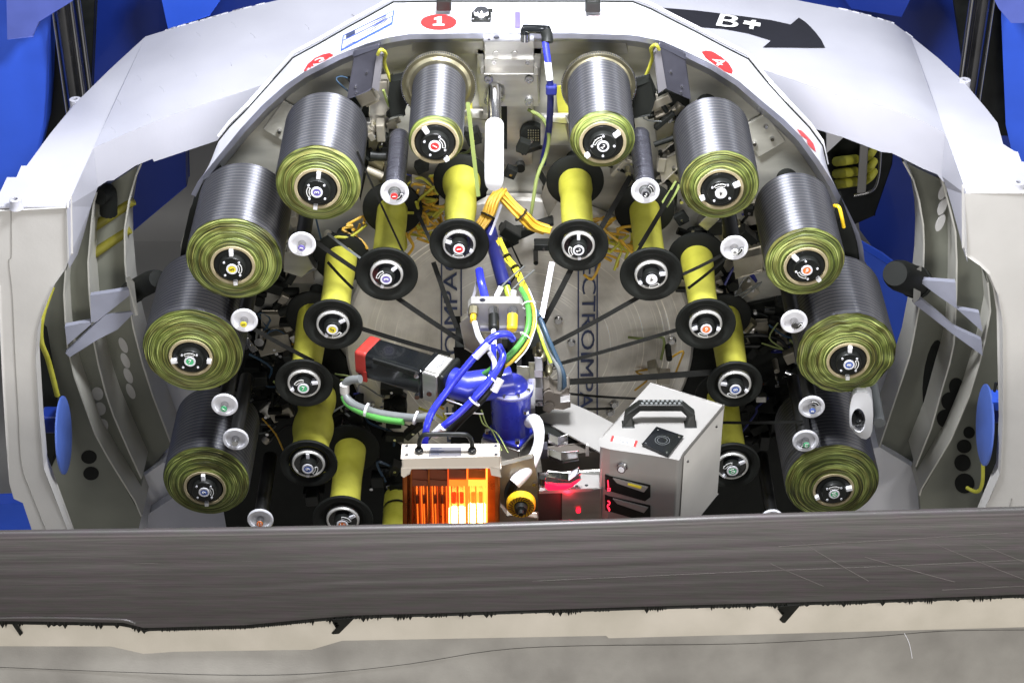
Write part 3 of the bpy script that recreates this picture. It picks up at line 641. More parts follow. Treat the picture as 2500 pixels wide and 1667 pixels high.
decal('pencil_mark', [[(1320, 46), (1334, 42), (1334, 43.5), (1321, 48)], [(1330, 52), (1370, 60), (1370, 61.5), (1330, 53.5)]], hood_bvh, M['wall'], hd, .002)
# latches and cap
for x, y in ((1084, 8), (1447, 12)):
    c = WZ(x, y, W(1268, 40, .33).z + .01)
    obj('latch', MB().box(c, (.028, .026, .022)), M['black'], hd, bevel=.003)
    obj('latch_hook', MB().box(c + Vector((0, .012, .012)), (.024, .022, .010)), M['steel'], hd, bevel=.003)
c = W(1175, 42, .335)
obj('socket_base', MB().box(c, (.036, .036, .006)), M['black'], hd, bevel=.002)
obj('socket_cap', MB().lathe([(0, .016), (.011, .016), (.0135, .013), (.0135, 0)], c, 24, 'Z'), M['chrome'], hd, smooth=True)
obj('cap_tab', MB().box(c + Vector((.016, .006, .010)), (.010, .005, .006)), M['black'], hd, bevel=.001)
for dx in (-.014, .014):
    for dy in (-.014, .014): obj('screw', MB().lathe([(0, .0045), (.0022, .0045), (.0022, .002)], c + Vector((dx, dy, 0)), 10, 'Z'), M['steel'], hd)
# dark lower side skirts of the creel
panel('side_skirt', [(494, 452), (530, 430), (560, 470), (520, 700), (440, 650), (446, 600), (466, 512)], .24, .04, M['mblack'], hd)
panel('side_skirt', [(2058, 500), (2092, 590), (2100, 650), (2088, 700), (2040, 680), (2040, 560)], .23, .04, M['mblack'], hd)

# ================================================================ CREEL BACK PLATE and its clutter
cr = thing('creel_plate', 'machined metal creel plate carrying spools, brackets and cables', 'creel plate', W(1268, 1200, .32))
inner = [(x, y) for x, y in lip]
pl = inner + [(2060, 720), (2040, 830), (2030, 1000), (2000, 1330), (560, 1330), (520, 1050), (470, 800), (440, 600)]
panel('back_plate', pl, .315, .0015, M['plate'], cr, bevel=0)
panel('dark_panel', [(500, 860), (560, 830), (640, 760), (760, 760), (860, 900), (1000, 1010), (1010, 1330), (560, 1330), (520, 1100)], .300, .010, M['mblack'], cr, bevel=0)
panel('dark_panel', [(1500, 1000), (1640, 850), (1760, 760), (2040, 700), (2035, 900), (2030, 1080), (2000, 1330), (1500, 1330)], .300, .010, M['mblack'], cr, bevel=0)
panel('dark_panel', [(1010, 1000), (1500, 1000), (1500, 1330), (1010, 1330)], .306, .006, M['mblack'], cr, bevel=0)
# pocketed ribs at top centre
for pts, Y in [([(1010, 100), (1182, 100), (1182, 128), (1010, 128)], .290), ([(1303, 100), (1530, 100), (1530, 128), (1303, 128)], .290)]:
    panel('pocket_rail', pts, Y, .022, M['alu'], cr, bevel=.003)
for pts in ([(1168, 122), (1182, 122), (1182, 250), (1172, 250), (1166, 170)], [(1303, 122), (1318, 122), (1320, 170), (1314, 250), (1303, 250)]):
    panel('pocket_rib', pts, .290, .022, M['alu'], cr, bevel=.003)
for pts in ([(1182, 258), (1302, 258), (1296, 400), (1188, 400)],): panel('slide_plate', pts, .300, .01, M['alu'], cr)
obj('slot_rail', MB().box(W(1227, 310, .300), (.017, .008, .092)), M['mblack'], cr, bevel=.001)
bracket_pts = [(700, 300, 0, 80, 90), (1860, 330, 0, 80, 90)]
for x, y, a, ww, hh in bracket_pts:
    obj('access_cover', MB().box(W(x, y, .309), (ww * .00075, .006, hh * .00085), Matrix.Rotation(R(35 if x < 1268 else -35), 3, 'Y')), M['plate'], cr, bevel=.004)
    for dx, dy in ((-18, 20), (10, -22), (25, 8)):
        obj('bolt', MB().lathe([(0, -.006), (.0035, -.006), (.0045, -.002), (.0045, .003)], W(x + dx, y + dy, .305), 12), M['steel'], cr, smooth=True)
# scattered hardware
zones = [  # x0,y0,x1,y1,count,dark fraction
    (880, 200, 960, 430, 30, .5), (1010, 400, 1060, 520, 8, .7), (1140, 320, 1190, 470, 6, .7), (1235, 330, 1330, 520, 6, .8), (1230, 520, 1340, 640, 10, .85), (1480, 230, 1560, 420, 12, .6),
    (1590, 240, 1660, 480, 26, .5), (600, 520, 740, 760, 42, .65), (600, 780, 720, 960, 46, .6), (600, 960, 700, 1080, 16, .8), (780, 560, 860, 660, 8, .8),
    (1660, 480, 1850, 740, 52, .6), (1780, 740, 1960, 960, 50, .65), (1790, 960, 1930, 1080, 26, .8), (760, 1000, 980, 1250, 32, .8), (820, 940, 1010, 1060, 22, .7),
    (1310, 1040, 1470, 1190, 30, .6), (690, 880, 800, 1000, 8, .9), (1560, 860, 1640, 940, 6, .8)]
for (x0, y0, x1, y1, cnt, dark) in zones:
    for i in range(cnt):
        x = random.uniform(x0, x1); y = random.uniform(y0, y1); Y = random.uniform(.235, .295); p = W(x, y, Y)
        r = random.random(); dk = random.random() < dark
        mt = random.choice([M['mblack'], M['black'], M['mblack']]) if dk else random.choice([M['bracket'], M['alu'], M['bracket'], M['brass'], M['steel']])
        rot = Matrix.Rotation(random.choice([0, 0, R(25), R(-25), R(60), R(-50)]) + random.uniform(-.1, .1), 3, 'Y')
        if r < .38:
            s = (random.uniform(.012, .048), random.uniform(.008, .03), random.uniform(.008, .026))
            obj('bracket', MB().box(p, s, rot), mt, cr, bevel=.0015)
            if random.random() < .5: obj('bolt', MB().lathe([(0, -.004), (.003, -.004), (.003, 0)], p + Vector((0, -s[1] / 2, 0)), 8), M['steel'], cr)
        elif r < .62:
            d = rot @ Vector((1, 0, 0)); L_ = random.uniform(.015, .045)
            if random.random() < .4: d = Vector((0, -1, 0))
            obj('fitting', MB().tube([p - d * L_ / 2, p + d * L_ / 2], random.uniform(.004, .012), 12, smooth=0), mt, cr, smooth=True)
        elif r < .8:
            q = [p]; 
            for k in range(3): q.append(q[-1] + Vector((random.uniform(-.05, .05), random.uniform(-.015, .015), random.uniform(-.05, .05))))
            obj('cable', MB().tube(q, random.uniform(.0014, .003), 6, smooth=4), random.choice([M['mblack'], M['orange'], M['liner'], M['black'], M['tealb'], M['grey'], M['dblue']]), cr, smooth=True)
        elif r < .9:
            obj('bolt', MB().lathe([(0, -.004), (.0035, -.004), (.004, 0), (.004, .004)], p, 10), M['steel'], cr)
        else:
            obj('valve_body', MB().box(p, (random.uniform(.015, .03), .03, random.uniform(.02, .04)), rot), M['black'] if dk else M['bracket'], cr, bevel=.002)
for pts in ([(1358, 212), (1386, 212), (1390, 300), (1366, 302)], [(1128, 220), (1150, 215), (1152, 265), (1130, 268)]): panel('yellow_label', pts, .30, .003, M['yellow'], cr)
# horizontal rails seen between bobbins
for pts in ([(640, 768), (720, 768), (720, 800), (640, 800)], [(630, 812), (718, 812), (718, 822), (630, 822)], [(1830, 790), (1920, 785), (1920, 812), (1830, 818)], [(1800, 560), (1865, 545), (1870, 640), (1800, 650)], [(1825, 500), (1848, 495), (1850, 560), (1825, 560)], [(700, 640), (760, 640), (765, 690), (700, 690)]):
    panel('mounting_rail', pts, .27, .012, M['bracket'], cr)
for pts in ([(1790, 825), (1850, 818), (1905, 830), (1925, 860)], [(1790, 845), (1850, 845), (1905, 850), (1925, 866)]):
    obj('cable', MB().tube([W(x, y, .25) for x, y in pts], .004, 8), M['black'], cr, smooth=True)
for pts, Y, m_ in (([(905, 238), (935, 222), (955, 250), (948, 300), (925, 335), (902, 300)], .26, 'alu'), ([(955, 205), (985, 200), (1000, 235), (985, 280), (958, 282), (948, 240)], .22, 'mblack'),
                   ([(1600, 250), (1632, 262), (1650, 300), (1640, 350), (1612, 372), (1598, 310)], .26, 'bracket'), ([(1548, 212), (1585, 205), (1600, 240), (1588, 280), (1550, 285)], .22, 'mblack'),
                   ([(905, 330), (925, 345), (940, 400), (930, 440), (905, 410)], .25, 'brass'), ([(1612, 400), (1655, 380), (1660, 405), (1620, 440)], .25, 'bracket'),
                   ([(1130, 290), (1190, 290), (1190, 330), (1130, 330)], .28, 'alu'), ([(1325, 300), (1385, 300), (1385, 350), (1325, 350)], .26, 'alu'), ([(1340, 440), (1372, 470), (1340, 520), (1325, 480)], .27, 'bracket'),
                   ([(700, 620), (748, 628), (770, 655), (735, 672), (698, 660)], .2, 'alu'), ([(628, 830), (700, 820), (712, 850), (640, 866)], .25, 'bracket'), ([(1795, 640), (1860, 625), (1862, 660), (1800, 676)], .2, 'bracket')):
    panel('casting', pts, Y, .03, M[m_], cr, bevel=.004)
# yellow looms
def loom(pts, r, nst, name, lab, mat, grp=None, ties=(), Y=None):
    t = thing(name, lab, 'cable bundle', pts[0], grp)
    for i in range(nst):
        a = i * 2.399; rr = r * math.sqrt((i + .5) / nst); off = Vector((math.cos(a) * rr, math.sin(a) * rr * .8, math.sin(a + 1) * rr * .3))
        q = [p + off + Vector((random.uniform(-1, 1), random.uniform(-1, 1), random.uniform(-1, 1))) * r * .12 for p in pts]
        obj('strand', MB().tube(q, r * .26, 6, smooth=5), mat, t, smooth=True)
    for k in ties:
        a = pts[k]; d = (pts[min(k + 1, len(pts) - 1)] - pts[max(k - 1, 0)]).normalized()
        obj('cable_tie', MB().tube([a - d * .0012, a + d * .0012], r * 1.28, 14, smooth=0), M['black'], t, smooth=True)
    return t
loom([W(1222, 468, .20), W(1205, 488, .18), W(1192, 528, .16), W(1165, 565, .14)], .012, 10, 'cable_bundle', 'orange yellow cable bundle dropping left behind the first bobbin', M['orange'], 'orange yellow cable bundles', (2,))
loom([W(1220, 470, .20), W(1245, 498, .19), W(1272, 525, .18), W(1300, 550, .18), W(1335, 562, .18)], .012, 12, 'cable_bundle', 'orange yellow cable bundle with black tie sweeping right to the second bobbin', M['orange'], 'orange yellow cable bundles', (2,))
loom([W(1218, 585, .12), W(1238, 628, .08), W(1258, 655, .04), W(1275, 690, 0), W(1290, 722, -.03), W(1300, 750, -.04)], .0065, 7, 'cable_bundle', 'thin yellow and white cable bundle falling to the connector plate', M['amber'], 'orange yellow cable bundles', (1, 2))
for x0, y0, x1, y1, nn in ((1000, 445, 1075, 620, 22), (1440, 540, 1560, 650, 24), (1060, 940, 1180, 1010, 14), (860, 540, 900, 570, 4), (1000, 520, 1080, 600, 12)):
    for i in range(nn):
        p = W(random.uniform(x0, x1), random.uniform(y0, y1), random.uniform(.22, .28)); q = [p]
        for k in range(3): q.append(q[-1] + Vector((random.uniform(-.04, .04), random.uniform(-.02, .02), random.uniform(-.03, .03))))
        obj('loom_wire', MB().tube(q, .0028, 6, smooth=5), random.choice([M['orange'], M['orange'], M['yellow']]), cr, smooth=True)
# turned disc
dc = W(1268, 850, .29); k = mpp(dc)
dk = thing('turned_disc', 'large brushed metal disc with navy lettering strips behind the head', 'metal disc', dc)
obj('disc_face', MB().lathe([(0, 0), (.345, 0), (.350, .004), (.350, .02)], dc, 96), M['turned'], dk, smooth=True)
for x0, x1, y0, y1, rot in ((1412, 1458, 620, 1015, -90), (1078, 1126, 640, 900, 90)):
    for x in (x0, x1):
        obj('strip_line', MB().prism([W(x - 1.8, y0, .2885), W(x + 1.8, y0, .2885), W(x + 1.8, y1, .2885), W(x - 1.8, y1, .2885)], [W(x - 1.8, y0, .291), W(x + 1.8, y0, .291), W(x + 1.8, y1, .291), W(x - 1.8, y1, .291)]), M['navy'], dk)
    mb = MB(); cx = (x0 + x1) / 2; c = W(cx, 835, .2885); wid = 33 * mpp(c)
    text_front(mb, 'ELECTROIMPACT', c, wid, R(rot), sx=(505 * mpp(c) / .82) / (wid * text('ELECTROIMPACT')[2] / text('ELECTROIMPACT')[3]))
    obj('lettering', mb, M['navy'], dk)
for x, y in ((1363, 780), (1395, 835), (1500, 985), (1640, 830), (1490, 1005)):
    obj('bolt', MB().lathe([(0, -.008), (.006, -.008), (.007, -.004), (.009, -.003), (.009, 0)], W(x, y, .289), 16), M['steel'], dk, smooth=True)

# ================================================================ SPOOLS
def arrow_ring(mb, c, r0, r1, a0, a1, t=.0006, wl=.0014):      # outlined curved arrow like the printed one
    def P(r, a): return Vector(c) + Vector((r * math.cos(a), 0, r * math.sin(a)))
    n = 8; outer = [P(r1, a0 + (a1 - a0) * i / n) for i in range(n + 1)]; inn = [P(r0, a0 + (a1 - a0) * i / n) for i in range(n + 1)]
    loop = outer + inn[::-1]
    o2 = [P(r1 - wl, a0 + (a1 - a0) * (i + (.45 if i == 0 else (-.45 if i == n else 0))) / n) for i in range(n + 1)]
    i2 = [P(r0 + wl, a0 + (a1 - a0) * (i + (.45 if i == 0 else (-.45 if i == n else 0))) / n) for i in range(n + 1)]
    l2 = o2 + i2[::-1]; m = len(loop); up = Vector((0, -t, 0))
    vs = [p + up for p in loop] + [p + up for p in l2] + [p - up * .5 for p in loop]
    mb.add(vs, [(i, (i + 1) % m, (i + 1) % m + m, i + m) for i in range(m)] + [(i, (i + 1) % m, (i + 1) % m + 2 * m, i + 2 * m) for i in range(m)])
ring_m = {}
def label_disc(parent, c, r, num, mat, txt, rot, dark=False):
    obj('label_ring', MB().lathe([(r * .70, -.0004), (r * .70, -.0012), (r, -.0012), (r, .001)], c, 28), M['disc'], parent)
    obj('number_disc', MB().lathe([(0, -.0009), (r * .72, -.0009), (r * .72, .001)], c, 24), mat, parent)
    mb = MB(); text_front(mb, num, Vector(c) + Vector((0, -.0012, 0)), r * .78, rot); obj('number', mb, txt, parent)
SP = [ # number, core px, core rx, pack px, pack rx, rot of digit, arc angle, clip angles, wobble, colour, label
 (1, 1062, 349.5, 59, 1065, 342, 68, 60, 20, (120, -57), .006, 'red', 'nearly empty tow spool with red number 1, left of the white handle'),
 (2, 1472, 350, 58, 1471, 340, 80, -40, 135, (40, 220), .010, 'ink', 'half used tow spool with black number 2, right of the white handle'),
 (3, 774.5, 462, 57, 778.5, 443, 106, 90, 180, (82, 262), .012, 'purple', 'tow spool with purple number 3 below the sticker 3 of the hood'),
 (4, 1759, 464, 57, 1757, 449, 97, -170, 100, (25, 205), .010, 'whitep', 'tow spool with white number 4 below the sticker 4 of the hood'),
 (5, 568, 649, 55, 572.6, 627, 118, 90, 0, (90, -85), .012, 'amber', 'large tow spool with yellow number 5 at the upper left side'),
 (6, 1968, 652, 55, 1964, 637, 98, 160, -125, (135, -45), .010, 'orng', 'tow spool with orange number 6 at the upper right side'),
 (7, 465.5, 874, 54, 473.5, 850, 123, -8, 90, (188, -8), .010, 'grn', 'largest tow spool with green number 7 at the far left'),
 (8, 2071, 882, 53.5, 2063.5, 855, 121, 90, 0, (90, -88), .030, 'blu', 'ragged flared tow spool with blue number 8 at the far right'),
 (9, 500, 1192.5, 52, 505.5, 1168, 106, 80, 0, (90, -88), .005, 'blu', 'lowest left tow spool with grey blue number 9 above the bar'),
 (10, 2035, 1197, 51, 2030, 1168, 115, -75, 95, (15, 205), .010, 'grn', 'lowest right tow spool with green number 10 above the bar')]
PL = .192
for (num, cx, cy, crx, px, py, prx, drot, arc, clips, wob, colr, lab) in SP:
    c = W(cx, cy, 0); k = mpp(c); rc = crx * k; rp = prx * k
    pc = W(px, py, .015); rp = prx * mpp(pc)
    pc = Vector((c.x + (pc.x - c.x) * .6, .015, c.z + (pc.z - c.z) * .6))
    t = thing('tow_spool', lab, 'spool', c, 'carbon tow spools')
    # wobble of the wound layers, strongest at the front
    ph = num * 3.7
    def wb(a, y, ph=ph, wob=wob):
        f = 1 - .8 * min(1, max(0, (y - 0) / .06))
        return 1 + wob * f * (noise.noise(Vector((math.cos(a) * 2.2 + ph, math.sin(a) * 2.2, 1))) * 1.6 + noise.noise(Vector((math.cos(a) * 6 + ph, math.sin(a) * 6, 4))) * .8)
    prof = [(rp * .985, 0), (rp, .003)]; y = .006; i = 0
    while y < PL:
        dr = .00012 * math.sin(i * 2.3)
        prof += [(rp + dr, y)]; y += .0104; i += 1
    prof += [(rp - .0006, PL), (rc, PL)]
    obj('wound_tow', MB().lathe(prof, pc, 72, wob=wb), M['body'], t, smooth=True)
    # film edge face, ridged
    NR = max(5, int((rp - rc) / .0019)); vs = []; seg = 96
    for j in range(NR + 1):
        u = j / NR; r = rc * .99 + (rp * .985 - rc * .99) * u
        cc = Vector((c.x + (pc.x - c.x) * u, .002 + .013 * u, c.z + (pc.z - c.z) * u))
        for s_ in range(seg):
            a = 2 * math.pi * s_ / seg; rr = r * (1 + (wb(a, 0) - 1) * u)
            dy = -.0015 * noise.noise(Vector((r * 260 + ph, math.cos(a) * 1.2, math.sin(a) * 1.2))) - .004 * (1 - u) * 0 + (.0005 if j % 2 else -.0005)
            dy += -wob * .35 * noise.noise(Vector((math.cos(a) * 3 + ph, math.sin(a) * 3, u * 2))) * u
            if j == NR: dy = 0
            vs.append(cc + Vector((rr * math.cos(a), dy, rr * math.sin(a))))
    obj('film_edges', MB().add(vs, [(j * seg + s_, j * seg + (s_ + 1) % seg, (j + 1) * seg + (s_ + 1) % seg, (j + 1) * seg + s_) for j in range(NR) for s_ in range(seg)]), M['face'], t, smooth=True)
    obj('core_tube', MB().lathe([(rc * .86, .02), (rc * .86, .001), (rc * .88, 0), (rc * .98, 0), (rc, .002), (rc, .21)], c, 56), M['core'], t, smooth=True)
    hb = rc * .85
    obj('hub_disc', MB().lathe([(0, .0005), (hb * .93, .0005), (hb, .004), (hb, .02)], c, 48), M['black'], t, smooth=True)
    rb = rc * .57; bz = c + Vector((0, -.010, 0))
    obj('hub_boss', MB().lathe([(0, 0), (rb * .96, 0), (rb, .0012), (rb * 1.04, .0105)], bz, 40), M['black'], t, smooth=True)
    txt = M['whitep'] if colr not in ('whitep', 'amber') else M['ink']
    label_disc(t, bz + Vector((0, -.0006, 0)), rc * .255, str(num), M[colr], txt, R(drot))
    mb = MB(); arrow_ring(mb, bz, rc * .31, rc * .45, R(arc - 36), R(arc + 36)); obj('turn_arrow', mb, M['whitep'], t)
    for j in range(4):
        a = R(arc + 45 + 90 * j); obj('screw', MB().lathe([(0, -.0004), (.0011, -.0004), (.0011, -.0012), (.0021, -.0012), (.0021, .001)], bz + Vector((math.cos(a), 0, math.sin(a))) * rc * .47, 12), M['disc'], t)
    for j, ca in enumerate(clips):
        a = R(ca); m = Matrix.Rotation(-a, 3, 'Y')
        obj('core_clip', MB().box(c + Vector((math.cos(a), 0, math.sin(a))) * rc * (.74 if j == 0 else .84) + Vector((0, -.003, 0)), (rc * (.30 if j == 0 else .2), .009, rc * .18), m), M['wplast'], t, bevel=.0008)
    # dished flange behind the pack
    fr_ = .0655 if rp < .065 else min(rp * .93, .072)
    fc = Vector((c.x, .207, c.z))
    obj('back_flange', MB().lathe([(.03, 0), (fr_ * .62, 0), (fr_ * .70, -.003), (fr_ * .82, -.004), (fr_ * .90, .000), (fr_, -.003), (fr_ * 1.01, 0), (fr_ * 1.01, .008), (.02, .010)], fc, 64), M['brass'], t, smooth=True)
    if num in (1, 2, 3, 4):
        mb = MB()
        for j in range(110):
            a = 2 * math.pi * j / 110; mb.box(fc + Vector((math.cos(a), 0, math.sin(a))) * fr_ * 1.012 + Vector((0, .001, 0)), (.0034, .005, .0014), Matrix.Rotation(-a, 3, 'Y'))
        tag(obj('flange_teeth', mb, M['steel'], t), kind='stuff')
    obj('shaft', MB().lathe([(.02, 0), (.02, .11)], fc, 20), M['mblack'], t, smooth=True)

# ================================================================ BOBBINS
M['hubring'] = mk('hub_ring_metal', (.60, .59, .56), .35, .4)
BB = [ # front px, front rx, yellow sleeve r px (at the front), length, label no, colour, text rot, arc, clips, lump, tubeR2, text
 (1, 1121, 598, 73, .225, 'red', 100, -95, (160, -30), 'bulged yellow bobbin with red number 1, straight below the nearly empty spool'),
 (2, 1412, 601, 74, .225, 'ink', -60, 190, (90, -85), 'bright yellow bobbin with black number 2, right of the handle'),
 (3, 943.6, 671.5, 77, .225, 'purple', 90, 140, (45, -110), 'yellow bobbin with purple number 3 under guide roller 1'),
 (4, 1590, 672, 77, .225, 'whitep', 170, -70, (10, -140), 'yellow bobbin with white number 4 under guide roller 2'),
 (5, 812.5, 794, 73, .225, 'amber', 45, -60, (30, -120), 'yellow bobbin with yellow number 5 left of the black motor'),
 (6, 1723, 793, 74, .225, 'orng', 170, -110, (200, -20), 'yellow bobbin with orange number 6 right of the metal disc'),
 (7, 742, 937, 71, .225, 'grn', 0, 120, (10, -150), 'dark flanged bobbin with green number 7 beside the looped grey cable'),
 (8, 1794, 940, 68, .225, 'blu', 100, -110, (170, -30), 'dark flanged bobbin with blue number 8 above the control box corner'),
 (9, 753, 1133, 71, .225, 'blu', 80, -20, (90, -95), 'lumpy yellow bobbin with blue number 9 low at the left'),
 (10, 1787, 1138, 69, .225, 'grn', -70, 130, (30, -120), 'bobbin with green number 10 partly behind the control box'),
 (11, 837, 1270, 74, .225, 'orng', 0, 60, (30, -120), 'bobbin with orange label half hidden behind the bar')]
for (num, cx, cy, frx, LB, colr, drot, arc, clips, lab) in BB:
    c = W(cx, cy, 0); k = mpp(c); r = frx * k; rs = 39 * k; rsl = 38.5 * k
    t = thing('take_up_bobbin', lab, 'bobbin', c, 'yellow take up bobbins')
    obj('front_flange', MB().lathe([(rs * 1.08, .006), (rs * 1.2, .008), (r * .70, .006), (r * .80, .001), (r * .84, 0), (r * .97, 0), (r, .002), (r, .005), (r * .96, .008), (rs, .012)], c, 56), M['mblack'], t, smooth=True)
    obj('hub_ring', MB().lathe([(rs * .90, .004), (rs * .90, -.0015), (rs * .98, -.0015), (rs * 1.04, .001), (rs * 1.04, .008)], c, 48), M['hubring'], t, smooth=True)
    obj('hub_disc', MB().lathe([(0, .002), (rs * .9, .002)], c, 40), M['gloss'], t)
    bz = c + Vector((0, -.013, 0)); rb = rs * .52
    obj('hub_boss', MB().lathe([(0, 0), (rb * .94, 0), (rb, .001), (rb * 1.05, .016)], bz, 32), M['black'], t, smooth=True)
    txt = M['whitep'] if colr not in ('whitep', 'amber') else M['ink']
    label_disc(t, bz + Vector((0, -.0006, 0)), rs * .36, str(num), M[colr], txt, R(drot))
    mb = MB(); arrow_ring(mb, bz, rs * .44, rs * .64, R(arc - 34), R(arc + 34)); obj('turn_arrow', mb, M['whitep'], t)
    for j, ca in enumerate(clips):
        a = R(ca); m = Matrix.Rotation(-a, 3, 'Y')
        obj('core_clip', MB().box(c + Vector((math.cos(a), 0, math.sin(a))) * rs * (.70 if j == 0 else .86) + Vector((0, -.001, 0)), (rs * (.38 if j == 0 else .2), .006, rs * .2), m), M['disc'], t, bevel=.0006)
    # sleeve: lumpy wrapped film; fatter lump at the back for some
    prof = []
    for j in range(23):
        u = j / 22; rr = rsl * (1 - .03 * math.sin(u * 5 + num))
        if num in (1,): rr *= 1 + (.22 if u > .80 else 0) * min(1, (u - .8) * 12 if u > .8 else 0) + .03 * math.sin(u * 14)
        elif num == 2: rr *= 1 + (.12 * min(1, max(0, (u - .75) * 10)))
        elif num == 9: rr *= 1.22 + .09 * math.sin(u * 15 + .5)
        else: rr *= 1 + .04 * min(1, max(0, (u - .6) * 6)) - .03 * (1 - u)
        prof.append((rr, .006 + u * (LB - .006)))
    def wy(a, y, num=num): return 1 + .018 * noise.noise(Vector((math.cos(a) * 1.5 + num, math.sin(a) * 1.5, y * 22)))
    obj('yellow_sleeve', MB().lathe(prof, c, 48, wob=wy), M['yellow'], t, smooth=True)
    bf = Vector((c.x, LB, c.z))
    obj('back_flange', MB().lathe([(rs, -.004), (r * .9, -.003), (r, 0), (r, .006), (rs, .012)], bf, 48), M['mblack'], t, smooth=True)
    obj('shaft', MB().lathe([(.015, 0), (.015, .1)], bf, 16), M['mblack'], t)
# sleeves of two more bobbins whose fronts are hidden
for (x, y, lab) in ((950, 1400, 'yellow sleeve of a bobbin hidden behind the infrared heater'), ):
    c = W(x + 8, y, 0); t = thing('take_up_bobbin', lab, 'bobbin', c, 'yellow take up bobbins')
    obj('yellow_sleeve', MB().lathe([(.028, 0), (.028, .19), (.026, .195), (.0285, .2), (.0285, .24), (.0, .24)], c, 40), M['yellow'], t, smooth=True)
    obj('cable_tie', MB().lathe([(.029, .192), (.029, .198)], c, 40), M['black'], t)

# ================================================================ GUIDE ROLLERS
GR = [(1, 963, 472, 35, 'red', 95, -40, 'M', 'long black guide roller with red number 1 left of the nearly empty spool'),
      (2, 1576, 468, 35, 'ink', -30, 30, 'M', 'long black guide roller with black number 2 and a bright streak'),
      (3, 737, 598, 34, 'purple', 85, None, 'S', 'white tipped guide roller with purple number 3 right of spool 5'),
      (4, 1793, 607, 34, 'whitep', -100, -30, 'S', 'white tipped guide roller with white number 4 left of spool 6'),
      (5, 596, 784, 33, 'amber', 90, None, 'S', 'white tipped guide roller with yellow number 5 above spool 7'),
      (6, 1939, 787, 33, 'steel', 0, -45, 'S', 'white tipped guide roller with plain steel cap left of spool 8'),
      (7, 548, 990, 32.5, 'grn', 75, None, 'S', 'white tipped guide roller with green number 7 below spool 7'),
      (8, 1982, 995, 32, 'blu', 90, 60, 'S', 'white tipped guide roller with dark blue number 8 below spool 8'),
      (9, 575, 1074, 32, 'steel', 60, None, 'S', 'white tipped guide roller with grey cap above spool 9'),
      (10, 1967, 1078, 32, 'grn', -90, -90, 'S', 'white tipped guide roller with green number 10 above spool 10'),
      (11, 635.5, 1270, 32, 'orng', 0, None, 'S', 'white tipped guide roller with orange cap just above the bar at left'),
      (12, 1885, 1268, 28, 'steel', 0, 50, 'S', 'white tipped guide roller half hidden by the bar at right')]
for (num, cx, cy, rx, colr, drot, arc, kind, lab) in GR:
    c = W(cx, cy, -.005); k = mpp(c); r = rx * k
    t = thing('guide_roller', lab, 'roller', c, 'white tipped guide rollers')
    obj('end_disc', MB().lathe([(r * .28, .0045), (r * .45, .004), (r * .72, .0025), (r * .76, .0005), (r * .93, 0), (r, .0015), (r * .99, .005), (r * .8, .008), (r * .5, .008)], c, 48), M['disc'], t, smooth=True)
    if num in (1, 2): obj('spindle_cone', MB().lathe([(r * .28, .002), (r * .5, .0045)], c, 32), M['grey'], t, smooth=True)
    obj('spindle_nut', MB().lathe([(0, -.010), (r * .26, -.010), (r * .29, -.008), (r * .29, .006)], c, 24), M['steel'], t, smooth=True)
    obj('number_disc', MB().lathe([(0, -.0112), (r * .24, -.0112), (r * .24, -.010)], c, 24), M[colr], t)
    if colr != 'steel':
        mb = MB(); text_front(mb, str(num), c + Vector((0, -.0115, 0)), r * .26, R(drot)); obj('number', mb, M['ink'] if colr in ('whitep', 'amber') else M['whitep'], t)
    if arc is not None:
        mb = MB(); arrow_ring(mb, c + Vector((0, -.001, 0)), r * .42, r * .62, R(arc - 36), R(arc + 36), wl=.0008); obj('turn_arrow', mb, M['whitep'] if num != 1 else M['whitep'], t)
        mb = MB(); arrow_ring(mb, c + Vector((0, .0004, 0)), r * .38, r * .66, R(arc - 40), R(arc + 40), wl=.005); obj('arrow_backing', mb, M['ink'], t)
    if kind == 'M':
        prof = [(r * .5, .006)]
        for j in range(34): 
            y = .008 + j * .0055; prof += [(r * .72, y), (r * .73, y + .003), (r * .70, y + .0045)]
        prof += [(r * .72, .198), (r * .60, .20), (.0, .20)]
        obj('roller_sleeve', MB().lathe(prof, c, 40), M['rsleeve'] if 'rsleeve' in M else M.setdefault('rsleeve', mk('dark_wound_sleeve', (.10, .10, .12), .3, .7, var=.3, ns=20, stretch=(1, 12, 1), bump=.2)), t, smooth=True)
    else:
        obj('roller_sleeve', MB().lathe([(r * .5, .006), (r * .55, .008), (r * .55, .20), (0, .20)], c, 32), M['rs2'] if 'rs2' in M else M.setdefault('rs2', mk('dark_roller', (.035, .035, .035), .35, .6)), t, smooth=True)
# ================================================================ TOWS
def strap(name, p, q, wpx, mat, lab, grp='black carbon tows', cat='tow', twist=0, t=.0006):
    a = W(*p); b = W(*q); d = (b - a).normalized(); n = (CAM - a).normalized(); u = d.cross(n).normalized(); u = (Matrix.Rotation(twist, 3, d) @ u); nn = d.cross(u)
    h = wpx * 1.0 * mpp((a + b) / 2) / 2
    NSEG = 10; vs = []
    for i in range(NSEG + 1):
        s = i / NSEG; m = a.lerp(b, s) + Vector((0, 0, -.0015 * math.sin(math.pi * s)))
        vs += [m + u * h + nn * t, m - u * h + nn * t, m - u * h - nn * t, m + u * h - nn * t]
    fs = [(i * 4 + j, i * 4 + (j + 1) % 4, i * 4 + 4 + (j + 1) % 4, i * 4 + 4 + j) for i in range(NSEG) for j in range(4)] + [(0, 1, 2, 3), (NSEG * 4 + 3, NSEG * 4 + 2, NSEG * 4 + 1, NSEG * 4)]
    mb = MB().add(vs, fs)
    return tag(obj(name, mb, mat, loc=centred(mb)), lab, cat, grp)
strap('carbon_tow', (872, 370, .05), (984, 615, .02), 5, M['tow'], 'thin black tow from the purple numbered spool over the left sleeve')
strap('carbon_tow', (1020, 520, .06), (1052, 590, .01), 9, M['tow'], 'short black tow slipping behind the red numbered bobbin')
